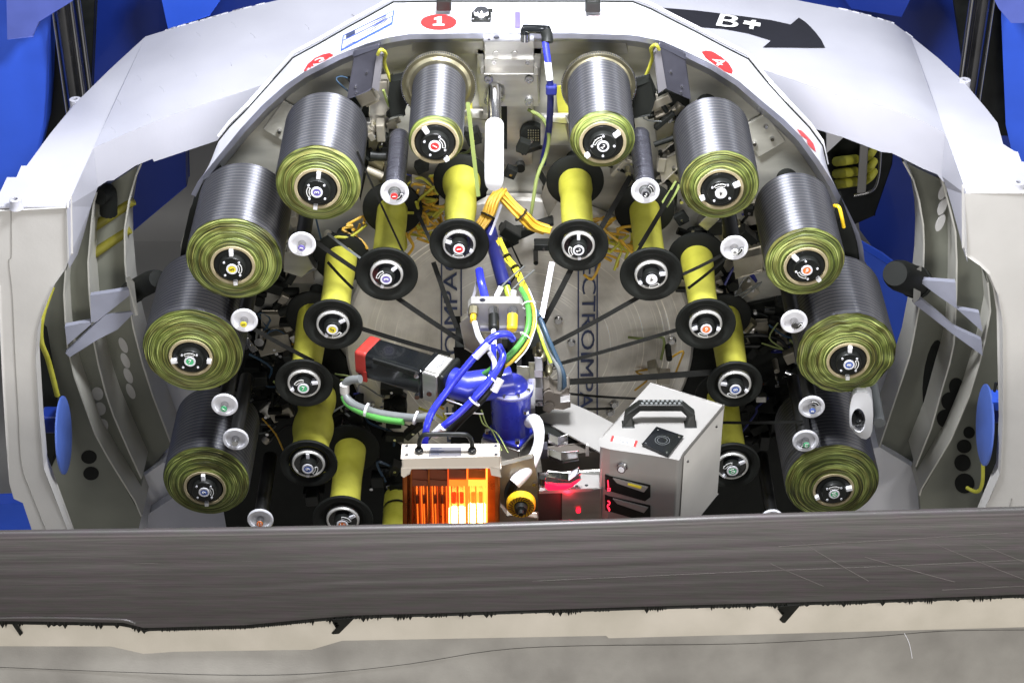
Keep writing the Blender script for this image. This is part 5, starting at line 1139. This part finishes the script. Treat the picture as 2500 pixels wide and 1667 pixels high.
# lamp chamber: copper cells, quartz tubes, filaments; emission imitates lamp light on the metal
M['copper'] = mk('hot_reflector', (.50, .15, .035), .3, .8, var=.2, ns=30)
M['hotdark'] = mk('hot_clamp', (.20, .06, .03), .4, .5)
E0 = emit('dim_glow', (1, .10, .01), .45); E1 = emit('orange_glow', (1, .18, .015), 1.5); E2 = emit('yellow_glow', (1, .36, .04), 2.2); E3 = emit('white_heat', (1, .72, .32), 15)  # weaker glows also go on metal, as painted lamp light
zb = W(1102, 1300, Yh).z
panel('reflector_back', [(986, 1143), (1217, 1143), (1217, 1320), (986, 1320)], Yh + .045, .004, M['copper'], ih)
for x, m in ((990, M['copper']), (1213, M['copper'])): panel('side_wall', [(x - 4, 1150), (x + 4, 1150), (x + 4, 1320), (x - 4, 1320)], Yh + .002, .045, m, ih)
cells = [1004, 1047, 1094, 1141, 1188]
for i, x in enumerate(cells): panel('cell_divider', [(x - 2, 1146), (x + 2, 1146), (x + 2, 1320), (x - 2, 1320)], Yh + .006, .04, [M['copper'], M['copper'], E0, E1, E2][i], ih)  # right dividers emit to imitate the lamp light on them
for i in range(4):
    x0, x1 = cells[i] + 3, cells[i + 1] - 3
    panel('lamp_holder', [(x0, 1146), (x1, 1146), (x1, 1172), (x0, 1172)], Yh + .010, .02, [M['hotdark'], M['hotdark'], M['hotdark'], M['copper']][i], ih, bevel=.002)
    panel('holder_strip', [(x0 - 2, 1172), (x1 + 2, 1172), (x1 + 2, 1184), (x0 - 2, 1184)], Yh + .008, .01, [M['hotdark'], M['hotdark'], E1, E2][i], ih)  # right strips emit as if lit by the lamps
    for j, fx in enumerate((.28, .72)):
        x = x0 + (x1 - x0) * fx; p = W(x, 1186, Yh + .02); q = W(x, 1320, Yh + .02); q = Vector((p.x, p.y, q.z))
        obj('quartz_tube', MB().tube([p, q], .0052, 12, smooth=0), M['quartz'], ih, smooth=True)
        if i < 2: obj('filament', MB().tube([p, q], .0012, 6, smooth=0), [E1, E1][i], ih)
        ytop = [1230, 1228, 1242, 1232][i]
        p2 = W(x, ytop, Yh + .02); q2 = Vector((p2.x, p2.y, q.z))
        obj('end_cap', MB().tube([W(x, 1205, Yh + .02), W(x, 1224, Yh + .02)], .0058, 12, smooth=0), M['hotdark'] if i < 2 else E0 if i == 2 else E1, ih, smooth=True)
        if i >= 2: obj('glowing_lamp', MB().tube([p2, q2], .0088, 16, smooth=0), E3, ih, smooth=True)
    if i >= 2: panel('hot_back', [(x0, 1262 - 6 * i), (x1, 1262 - 6 * i), (x1, 1320), (x0, 1320)], Yh + .036, .003, E3, ih)  # glowing sheet stands in for the glare behind the lamps
    for fx in (0.03, .12, .42, .5, .58, .88, .97):
        x = x0 + (x1 - x0) * fx; p = W(x, 1184, Yh + .012); q = Vector((p.x, p.y, zb)); obj('reflector_fin', MB().tube([p, q], random.choice([.0006, .0009, .0014]), 6, smooth=0), random.choice([[M['copper'], E0, E1], [M['copper'], E0, E1], [E0, E1, E2], [E1, E2, E2]][i]), ih)  # metal fins; their emission imitates orange lamp light
# metal panel and yellow brush right of the heater
hp2 = thing('roller_guard', 'dark metal guard plate between the heater and the grey box', 'guard', W(1270, 1290, -.36))
panel('guard_plate', [(1222, 1140), (1300, 1120), (1314, 1175), (1314, 1320), (1222, 1320)], -.33, .012, M['bracket'], hp2)
panel('foot_plate', [(1222, 1240), (1238, 1258), (1312, 1262), (1312, 1320), (1222, 1320)], -.36, .012, M['copper'] if False else M['bracket'], hp2)
obj('bolt', MB().lathe([(0, -.003), (.004, -.003), (.0045, 0)], W(1305, 1181, -.331), 12), M['steel'], hp2)
br = thing('brush_wheel', 'yellow slotted wheel on dark spindle beside the glowing heater', 'wheel', W(1272, 1236, -.37))
c = W(1272, 1236, -.37)
obj('wheel_rim', MB().lathe([(.012, .0), (.0225, -.002), (.025, .001), (.025, .012), (.012, .014)], c, 48), M['yel'], br, smooth=True)
for j in range(22):
    a = R(j * 360 / 22); obj('slot', MB().box(c + Vector((math.cos(a), 0, math.sin(a))) * .0185 + Vector((0, -.0016, 0)), (.009, .002, .0012), Matrix.Rotation(-a + .5, 3, 'Y')), M['hotdark'], br)
obj('hub', MB().lathe([(0, -.022), (.004, -.022), (.005, -.014), (.010, -.012), (.012, 0), (.012, .01)], c, 24), M['black'], br, smooth=True)

# ---- grey block with red glow, lever
gk = thing('red_lit_block', 'bare metal block lit red below a chrome lever', 'machine block', W(1395, 1290, -.36))
Yg = -.35; zt = W(1395, 1193, Yg).z
f = [WZ(x, y, zt) for x, y in [(1316, 1198), (1375, 1196), (1467, 1190), (1462, 1160), (1400, 1156), (1335, 1150)]]
obj('block_top', MB().prism(f, [Vector((p.x, p.y, p.z - .006)) for p in f]), M['boxgrey'], gk, bevel=.001)
panel('block_front', [(1375, 1197), (1467, 1191), (1469, 1330), (1375, 1330)], Yg + .002, .05, M['alu'], gk)
panel('dark_front', [(1316, 1199), (1374, 1197), (1374, 1330), (1316, 1330)], Yg + .005, .05, mk('brown_black', (.05, .035, .03), .5), gk)
for x, y in ((1408, 1187), (1432, 1185)): obj('screw', MB().lathe([(0, .001), (.003, .001), (.003, 0)], WZ(x, y, zt), 12, 'Z'), M['steel'], gk)
lv = [W(x, y, Yg - .01) for x, y in [(1332, 1172), (1338, 1166), (1388, 1172), (1412, 1158), (1416, 1170), (1392, 1183), (1360, 1182), (1335, 1178)]]
obj('lever', MB().prism(lv, [p + Vector((0, .018, 0)) for p in lv]), M['chrome'], gk, bevel=.0015)
lr = [W(x, y, Yg - .012) for x, y in [(1333, 1180), (1360, 1184), (1392, 1184), (1414, 1173), (1396, 1188), (1380, 1194), (1340, 1196), (1332, 1190)]]
obj('red_glow_strip', MB().prism(lr, [p + Vector((0, .014, 0)) for p in lr]), emit('red_glow', (1, .01, .06), 1.6), gk, bevel=.001)  # red glow added under the lever for the red reflection
obj('glow_disc', MB().lathe([(0, -.002), (.004, -.002), (.004, .002)], W(1412, 1246, Yg), 14), emit('red_spot', (1, .01, .03), 3), gk)  # glowing red disc on the block front
l = bpy.data.lights.new('red_fill', 'POINT'); l.energy = .10; l.color = (1, .02, .05); l.shadow_soft_size = .006  # unseen point light added to put red on the block front
lo = bpy.data.objects.new('red_fill', l); col.objects.link(lo); lo.location = W(1388, 1222, Yg - .016)
hw = thing('latch_assembly', 'dark steel latches and chrome clips above the red lit block', 'latch', W(1380, 1150, -.25))
panel('rail', [(1325, 1120), (1462, 1105), (1465, 1150), (1330, 1155)], -.24, .03, M['smoke'], hw, bevel=.004)
panel('rail', [(1318, 1060), (1440, 1080), (1440, 1120), (1320, 1115)], -.20, .03, M['mblack'], hw, bevel=.004)
for pts in ([(1340, 1075), (1362, 1085), (1385, 1078), (1386, 1082), (1362, 1090), (1340, 1080)], [(1340, 1112), (1370, 1122), (1412, 1118), (1412, 1123), (1370, 1130), (1342, 1120)]):
    panel('chrome_clip', pts, -.262, .02, M['chrome'], hw, bevel=.001)
panel('lug', [(1320, 1098), (1336, 1096), (1336, 1118), (1320, 1118)], -.27, .02, mkd, hw, bevel=.001)
panel('pin', [(1431, 1088), (1437, 1088), (1437, 1112), (1431, 1112)], -.25, .006, M['cream'], hw)
obj('knob', MB().tube([W(1325, 1165, -.34), W(1325, 1180, -.34)], .006, 12, smooth=0), M['black'], hw, smooth=True)

# ---- control box
cb = thing('control_box', 'grey metal control box with black carry handle and two red displays', 'control box', W(1600, 1290, -.33))
zt = W(1560, 1100, -.36).z
top = [(1469, 1088), (1490, 1094), (1600, 1110), (1656, 1120), (1668, 1108), (1765, 991), (1590, 937), (1478, 1058), (1466, 1073)]
f = [WZ(x, y, zt) for x, y in top]
obj('case', MB().prism(f, [Vector((p.x, p.y, zb - .05)) for p in f]), M['boxgrey'], cb, bevel=.003, seg=3)
f2 = [f[4] + Vector((.0015, -.001, -.004)), f[5] + Vector((.0015, -.001, -.004))]
obj('side_panel', MB().add([f2[0], f2[1], Vector((f2[1].x, f2[1].y, zb - .05)), Vector((f2[0].x, f2[0].y, zb - .05))], [(0, 1, 2, 3)]), mk('lit_side_paint', (.66, .64, .60), .5, .1, var=.05), cb)  # side sheet in a paler colour that carries light from the right
def onfront(x, y, off=0):            # point on the front face plane of the case
    a, b = f[1], f[2]; nrm = Vector((b.y - a.y, -(b.x - a.x), 0)).normalized()
    if nrm.y > 0: nrm = -nrm
    d = ray(x, y); tt = (a - CAM).dot(nrm) / d.dot(nrm); return CAM + d * tt + nrm * off, nrm
def fpanel(name, pts, o0, o1, mat, **kw):
    A_ = [onfront(x, y, o1)[0] for x, y in pts]; nrm = onfront(*pts[0])[1]
    return obj(name, MB().prism(A_, [p - nrm * (o1 - o0) for p in A_]), mat, cb, **kw)
for dy, k2 in ((0, '10'), (50, '21')):
    fpanel('display_bay', [(1477, 1158 + dy), (1588, 1183 + dy), (1588, 1212 + dy), (1575, 1222 + dy), (1478, 1194 + dy)], -.002, .0012, M['black'])
    fpanel('bay_shelf', [(1497, 1164 + dy), (1583, 1186 + dy), (1573, 1198 + dy), (1508, 1176 + dy)], .0012, .004, M['boxgrey'])
    if dy == 0: fpanel('caution_strip', [(1535, 1175), (1568, 1183), (1566, 1189), (1533, 1179)], .004, .005, M['amber'])
    seg_on = emit('red_display', (1, .02, .05), 4) if dy == 0 else bpy.data.materials['red_display']
    if dy == 0: vs7 = [((1484.5, 1171), (1486, 1186)), ((1484, 1189), (1490, 1190)), ((1484, 1190), (1485, 1198 - 4)), ((1490, 1190), (1490, 1194)), ((1484, 1195), (1490, 1195.5))]
    else: vs7 = [((1484, 1171), (1489, 1172)), ((1489, 1173), (1489, 1178)), ((1484, 1179), (1489, 1180)), ((1484, 1181), (1484, 1186)), ((1484, 1187), (1489, 1188)), ((1485, 1190), (1489, 1191)), ((1489, 1191), (1488, 1195))]
    mb = MB()
    for (a_, b_) in vs7: mb.tube([onfront(a_[0], a_[1] + dy, .002)[0], onfront(b_[0], b_[1] + dy, .002)[0]], .0009, 6, smooth=0)
    obj('display_digits', mb, seg_on, cb)
c, nrm = onfront(1520, 1136, 0)
obj('socket_nut', MB().tube([c, c + nrm * .004], .0100, 6, smooth=0), M['steel'], cb)
obj('socket_barrel', MB().tube([c, c + nrm * .012], .0075, 20, smooth=0), M['steel'], cb, smooth=True)
obj('socket_face', MB().tube([c + nrm * .0121, c + nrm * .0126], .0052, 16, smooth=0), M['disc'], cb)
hpx = [(1527, 1040), (1529, 1012), (1560, 994), (1662, 994), (1692, 1014), (1692, 1040)]
hz = zt + .022
H = [WZ(1534, 1036, zt), WZ(1534, 1030, zt) + Vector((0, 0, .018)), WZ(1560, 1024, zt) + Vector((0, 0, .030)), WZ(1662, 1024, zt) + Vector((0, 0, .030)), WZ(1686, 1030, zt) + Vector((0, 0, .018)), WZ(1686, 1036, zt)]
mb = MB(); HN = len(H); vs = []
for i, p in enumerate(H):
    hw_ = .0085; th = .007 if 0 < i < 5 else .009
    dd = (H[min(i + 1, 5)] - H[max(i - 1, 0)]).normalized(); nn = dd.cross(Vector((0, 1, 0))).normalized()
    for a_, b_ in ((-1, -1), (1, -1), (1, 1), (-1, 1)): vs.append(p + Vector((0, 1, 0)) * hw_ * a_ + nn * th * b_)
mb.add(vs, [(i * 4 + j, i * 4 + (j + 1) % 4, i * 4 + 4 + (j + 1) % 4, i * 4 + 4 + j) for i in range(5) for j in range(4)] + [(0, 1, 2, 3), (23, 22, 21, 20)])
obj('handle', mb, M['black'], cb, bevel=.002)
mb = MB()
for i in range(9):
    for j in (0, 1):
        p = H[2].lerp(H[3], .06 + .11 * i + .05 * j); mb.lathe([(0, .0012), (.0022, .001), (.0028, -.0008)], p + Vector((0, -.0035 + .007 * j, .0072)), 10, 'Z')
tag(obj('grip_dimples', mb, M['grey'], cb), kind='stuff')
f = [WZ(x, y, zt + .005) for x, y in [(1604, 1043), (1666, 1064), (1630, 1110), (1568, 1084)]]
obj('vent_cover', MB().prism(f, [Vector((p.x, p.y, zt - .001)) for p in f]), M['gloss'], cb, bevel=.002)
fcx = sum(p.x for p in f) / 4; fcy = sum(p.y for p in f) / 4
for p in f: q = p.lerp(Vector((fcx, fcy, p.z)), .17); obj('screw', MB().lathe([(0, .001), (.0018, .001), (.0022, -.001)], q, 10, 'Z'), M['steel'], cb)
for r_ in (.008, .012): obj('fan_ring', MB().lathe([(r_, .0005), (r_ + .0006, .0005)], Vector((fcx, fcy, zt + .0052)), 24, 'Z'), M['grey'], cb)
def ztop(pts, z0, z1, name, mat):
    f = [WZ(x, y, z1) for x, y in pts]; obj(name, MB().prism(f, [Vector((p.x, p.y, z0)) for p in f]), mat, cb)
ztop([(1500, 1064), (1553, 1075), (1549, 1089), (1496, 1077)], zt, zt + .0005, 'barcode_label', M['whitep'])
ztop([(1494, 1063), (1500, 1064), (1496, 1077), (1490, 1076)], zt, zt + .0006, 'label_edge', M['red'])
ztop([(1551, 1074.5), (1557, 1076), (1552, 1090), (1546, 1088.5)], zt, zt + .0007, 'label_edge', M['red'])
for i in range(12):
    x = 1508 + i * 3; y = 1070 + i * .72; ww = 1.6 if i % 3 else .9
    ztop([(x, y), (x + ww, y + .3), (x - 2 + ww, y + 8.3), (x - 2, y + 8)], zt, zt + .0009, 'barcode_bar', M['ink'])
for i, (x, y) in enumerate([(1747, 1030), (1676, 1116)]):
    obj('screw', MB().lathe([(0, -.002), (.002, -.002), (.002, .001)], f2[0].lerp(f2[1], .82 if i == 0 else .1) + Vector((.0005, -.001, -.02)), 10), M['steel'], cb)

# ---- white oval bracket with black grip at right
ov = thing('oval_bracket', 'white oval ring bracket with black cylinder behind it below spool 8', 'bracket', W(2100, 1070, .02))
c = W(2103, 1012, .0); mb = MB(); kx = mpp(c); 
oc = (2103, 1013); opoly = [(2085, 958), (2118, 958), (2128, 974), (2132, 1010), (2130, 1050), (2122, 1072), (2106, 1072), (2088, 1058), (2074, 1040), (2074, 1005), (2079, 975)]
def radial(a):
    dx, dy = math.cos(a), math.sin(a); best = 30
    for i_ in range(len(opoly)):
        (ax_, ay_), (bx_, by_) = opoly[i_], opoly[(i_ + 1) % len(opoly)]; ex, ey = bx_ - ax_, by_ - ay_; den = dx * ey - dy * ex
        if abs(den) < 1e-6: continue
        t_ = ((ax_ - oc[0]) * ey - (ay_ - oc[1]) * ex) / den; u_ = ((ax_ - oc[0]) * dy - (ay_ - oc[1]) * dx) / den
        if t_ > 0 and -1e-6 <= u_ <= 1 + 1e-6: best = t_
    return (oc[0] + dx * best, oc[1] + dy * best)
pf = [radial(2 * math.pi * k_ / 32) for k_ in range(32)]; pi_ = ell(2096, 1026, 17, 29, R(-3), 32)
fo = [W(x, y, 0) for x, y in pf]; fi = [W(x, y, -.004) for x, y in pi_]; m_ = 32
mb.add(fo + fi + [p + Vector((.004, .03, 0)) for p in fo] + [p + Vector((0, .03, 0)) for p in fi], [(i, (i + 1) % m_, (i + 1) % m_ + m_, i + m_) for i in range(m_)] + [(i, (i + 1) % m_, (i + 1) % m_ + 2 * m_, i + 2 * m_) for i in range(m_)] + [(i + m_, (i + 1) % m_ + m_, (i + 1) % m_ + 3 * m_, i + 3 * m_) for i in range(m_)])
obj('oval_ring', mb, M['wplast'], ov, smooth=True)
obj('ball', MB().lathe([(0, -.010), (.006, -.008), (.010, -.003), (.0115, .004), (.0105, .02)], W(2094, 1027, .006), 24), M['gloss'], ov, smooth=True)
obj('grip_cylinder', MB().tube([W(2128, 935, .14), W(2147, 1033, .02)], .0112, 20, smooth=0), M['grey'], ov, smooth=True)
obj('clip', MB().box(W(2098, 952, .02), (.018, .01, .008)), M['wplast'], ov)
# lime-yellow lead by spool 6
cable('yellow_lead', [(2035, 503, .20), (2048, 506, .19), (2055, 530, .18), (2060, 555, .18)], .0035, M['yel'], 'short yellow lead with white marker beside spool 6', 'cable')

# ================================================================ LAY-UP BAR AND MANDREL
def lerpl(tbl, x):
    for i in range(len(tbl) - 1):
        if x <= tbl[i + 1][0]:
            t = (x - tbl[i][0]) / (tbl[i + 1][0] - tbl[i][0]); return tbl[i][1] + (tbl[i + 1][1] - tbl[i][1]) * t
    return tbl[-1][1]
TOPL = [(-200, 1296), (0, 1295), (560, 1288), (1180, 1277), (1500, 1267), (1800, 1256), (2500, 1237), (2700, 1231)]
BOTL = [(-200, 1522), (0, 1523), (300, 1527), (352, 1540), (600, 1533), (780, 1516), (870, 1509), (1100, 1503), (1500, 1490), (1800, 1481), (2100, 1473), (2500, 1458), (2700, 1452)]
CRL = [(-200, 1576), (270, 1577), (350, 1595), (373, 1594), (420, 1590), (760, 1585), (835, 1563), (1480, 1551), (1486, 1557), (2140, 1540), (2500, 1530), (2700, 1526)]
xs = [-150 + 25 * i for i in range(113)]
YT = -.50
def tpt(x, dy, Y): return W(x, lerpl(TOPL, x) + dy, Y)
random.seed(11); COURSE = [random.uniform(0, .00006) for _ in range(23)]
rows = []
for x in xs:
    y0 = lerpl(TOPL, x); y1 = lerpl(BOTL, x) - 8
    p0 = W(x, y0 + 1, YT); back = p0 + Vector((0, .14, -.004))
    q = W(x, y1, YT - .050)
    # rounded nose
    rr = .011; row = [p0 + Vector((0, .050, -.16)), p0 + Vector((0, .024, -.030)), p0 + Vector((0, .016, -.0135)), p0 + Vector((0, .010, -.006)), p0 + Vector((0, .004, -.0012))]
    for a in (0, 18, 36, 54, 72, 84): row.append(p0 + Vector((0, -rr * math.sin(R(a)), -rr * (1 - math.cos(R(a))))))
    s = row[-1]
    for k_ in range(23):
        u = (k_ + .06) / 23; dv = COURSE[k_] + .00002 * math.sin(x * .004 + k_ * 1.7)
        for uu in (u, u + .93 / 23): row.append(s.lerp(q, uu) + Vector((0, -.004 * math.sin(math.pi * uu) - dv, 0)))
    row.append(q)
    row += [q + Vector((0, .004, -.0030)), q + Vector((0, .009, -.0050)), q + Vector((0, .018, -.008))]
    rows.append(row)
nr = len(rows[0]); mb = MB(); mb.add([p for r_ in rows for p in r_], [(i * nr + j, i * nr + j + 1, (i + 1) * nr + j + 1, (i + 1) * nr + j) for i in range(len(rows) - 1) for j in range(nr - 1)])
bar = thing('carbon_spar', 'long dark carbon fibre lay-up lying on the pale mandrel', 'carbon part', W(1268, 1500, YT))
obj('layup_skin', mb, M['layup'], bar, smooth=True)
# toothed bottom edge: tow ends
random.seed(3)
xx = -150; front = []
edge = []
while xx < 2650:
    step = random.choice([5, 7, 9, 12, 6, 14, 28]) if not (380 < xx < 760) else random.choice([4, 5, 6])
    dep = random.choice([1.5, 2, 3, 4, 8, 10]) if not (380 < xx < 760) else random.choice([1.5, 2.5, 3.5])
    if step == 28: edge.append((xx, 0)); edge.append((xx + step, 0))
    else: edge.append((xx, 0)); edge.append((xx + step * .5, dep)); edge.append((xx + step, 0))
    xx += step
mb = MB()
for i in range(len(edge) - 1):
    (x0, d0), (x1, d1) = edge[i], edge[i + 1]
    if x1 <= x0: continue
    A_ = [W(x0, lerpl(BOTL, x0) - 10, YT - .0475), W(x1, lerpl(BOTL, x1) - 10, YT - .0475), W(x1, lerpl(BOTL, x1) + d1, YT - .0525), W(x0, lerpl(BOTL, x0) + d0, YT - .0525)]
    mb.add(A_ + [p + Vector((0, .0015, 0)) for p in A_], [(0, 1, 2, 3), (3, 2, 6, 7), (4, 5, 6, 7)])
M['towend'] = mk('tow_ends', (.012, .012, .010), .6, 0, spec=.15, var=.3, ns=60)
tag(obj('tow_ends', mb, M['towend'], bar), kind='stuff')
for pts in ([(30, 1524), (42, 1524), (56, 1545), (49, 1552)], [(809, 1545), (822, 1532), (812, 1512), (866, 1508), (821, 1553)], [(812, 1520), (822, 1516), (830, 1528), (820, 1533)], [(1903, 1512), (1911, 1503), (1898, 1480), (1955, 1476), (1914, 1523)], [(1898, 1486), (1912, 1484), (1918, 1496), (1908, 1500)], [(345, 1538), (360, 1538), (352, 1547)]):
    f = [W(x, y, YT - .054) for x, y in pts]; obj('loose_tow_end', MB().prism(f, [p + Vector((0, .0012, 0)) for p in f]), M['towend'], bar)
# raised gaps and diagonal tows visible on the right
M['gapline'] = mk('pale_tow_edge', (.17, .155, .145), .4, .2)
def skin(x, v):                      # point on the face, v 0 top .. 1 bottom
    y0 = lerpl(TOPL, x); y1 = lerpl(BOTL, x) - 8; p0 = W(x, y0 + 4, YT); s = p0 + Vector((0, -.011 * math.sin(R(84)), -.011 * (1 - math.cos(R(84))))); q = W(x, y1, YT - .050)
    u = min(1, max(0, (v - .05) / .95)); return s.lerp(q, u) + Vector((0, -.0042 * math.sin(math.pi * u) - .0002, 0))
for (xa, va, xb, vb_, r_) in ((1900, .30, 2600, .20, .0007), (1850, .24, 2600, .13, .0004), (2180, .10, 2500, .80, .0004), (2280, .10, 2580, .75, .0004), (1930, .18, 2120, .75, .0005), (2110, .45, 2330, .80, .0004), (1880, .50, 2010, .80, .0004), (1300, .62, 2500, .55, .0003), (200, .30, 1100, .27, .0003), (2300, .90, 2600, .88, .0004), (900, .22, 2500, .33, .0002)):
    N_ = 14; q = [skin(xa + (xb - xa) * i / N_, va + (vb_ - va) * i / N_) for i in range(N_ + 1)]
    obj('tow_edge', MB().tube(q, r_, 4, smooth=0), M['gapline'] if r_ > .00025 else M['towend'], bar)
mb = MB().tube([skin(-60, .975), skin(40, .955), skin(130, .95), skin(220, .955), skin(300, .965), skin(330, .975)], .0022, 8); obj('edge_ridge', mb, M['layup'], bar, smooth=True)
# mandrel: cream masking band and grey skin
mn = thing('mandrel', 'pale curved mandrel with cream masking band below the carbon', 'mandrel', W(1268, 1667, -.62))
rows = []
for x in xs:
    a = W(x, lerpl(BOTL, x) - 30, YT - .037); b = W(x, 1640, YT - .075); c = W(x, 1760, YT - .10); rows.append([a, W(x, lerpl(CRL, x), YT - .0548), b, c, c + Vector((0, .02, -.15))])
mb = MB(); nr = 5; mb.add([p for r_ in rows for p in r_], [(i * nr + j, i * nr + j + 1, (i + 1) * nr + j + 1, (i + 1) * nr + j) for i in range(len(rows) - 1) for j in range(nr - 1)])
M['mandrel'] = mk('mandrel_skin', (.235, .222, .20), .45, .1, var=.08, ns=9, bump=.12, bs=400, c2=(.33, .315, .285))
obj('mandrel_skin', mb, M['mandrel'], mn, smooth=True)
mb = MB(); rows = []
xs2 = sorted(set(xs + [268, 300, 350, 372, 374, 760, 800, 835, 1480, 1486]))
for x in xs2: rows.append([W(x, lerpl(BOTL, x) - 28, YT - .0400), W(x, lerpl(BOTL, x) + 12, YT - .0500), W(x, lerpl(CRL, x), YT - .0575), W(x, lerpl(CRL, x), YT - .0550)])
nr = 4; mb.add([p for r_ in rows for p in r_], [(i * nr + j, i * nr + j + 1, (i + 1) * nr + j + 1, (i + 1) * nr + j) for i in range(len(rows) - 1) for j in range(nr - 1)])
M['mask'] = mk('cream_masking', (.50, .46, .38), .55, var=.06, ns=8, bump=.08, bs=400, c2=(.60, .55, .47))
obj('masking_band', mb, M['mask'], mn, smooth=True)
def my(x, y):
    y0 = lerpl(CRL, x); return YT - .0548 - (.075 - .0548) * (y - y0) / (1640 - y0) - .0006
pts = [(-100, 1624), (300, 1640), (600, 1648), (800, 1641), (1000, 1620), (1200, 1588), (1400, 1576), (1800, 1571), (2100, 1556), (2300, 1540), (2500, 1537), (2600, 1537)]
obj('scribe_line', MB().tube([W(x, y, my(x, y)) for x, y in pts], .00038, 5, smooth=4), M['towend'], mn)
obj('scratch', MB().tube([W(x, y, my(x, y)) for x, y in [(2208, 1545), (2220, 1570), (2227, 1606)]], .0006, 5), M['hood'], mn)
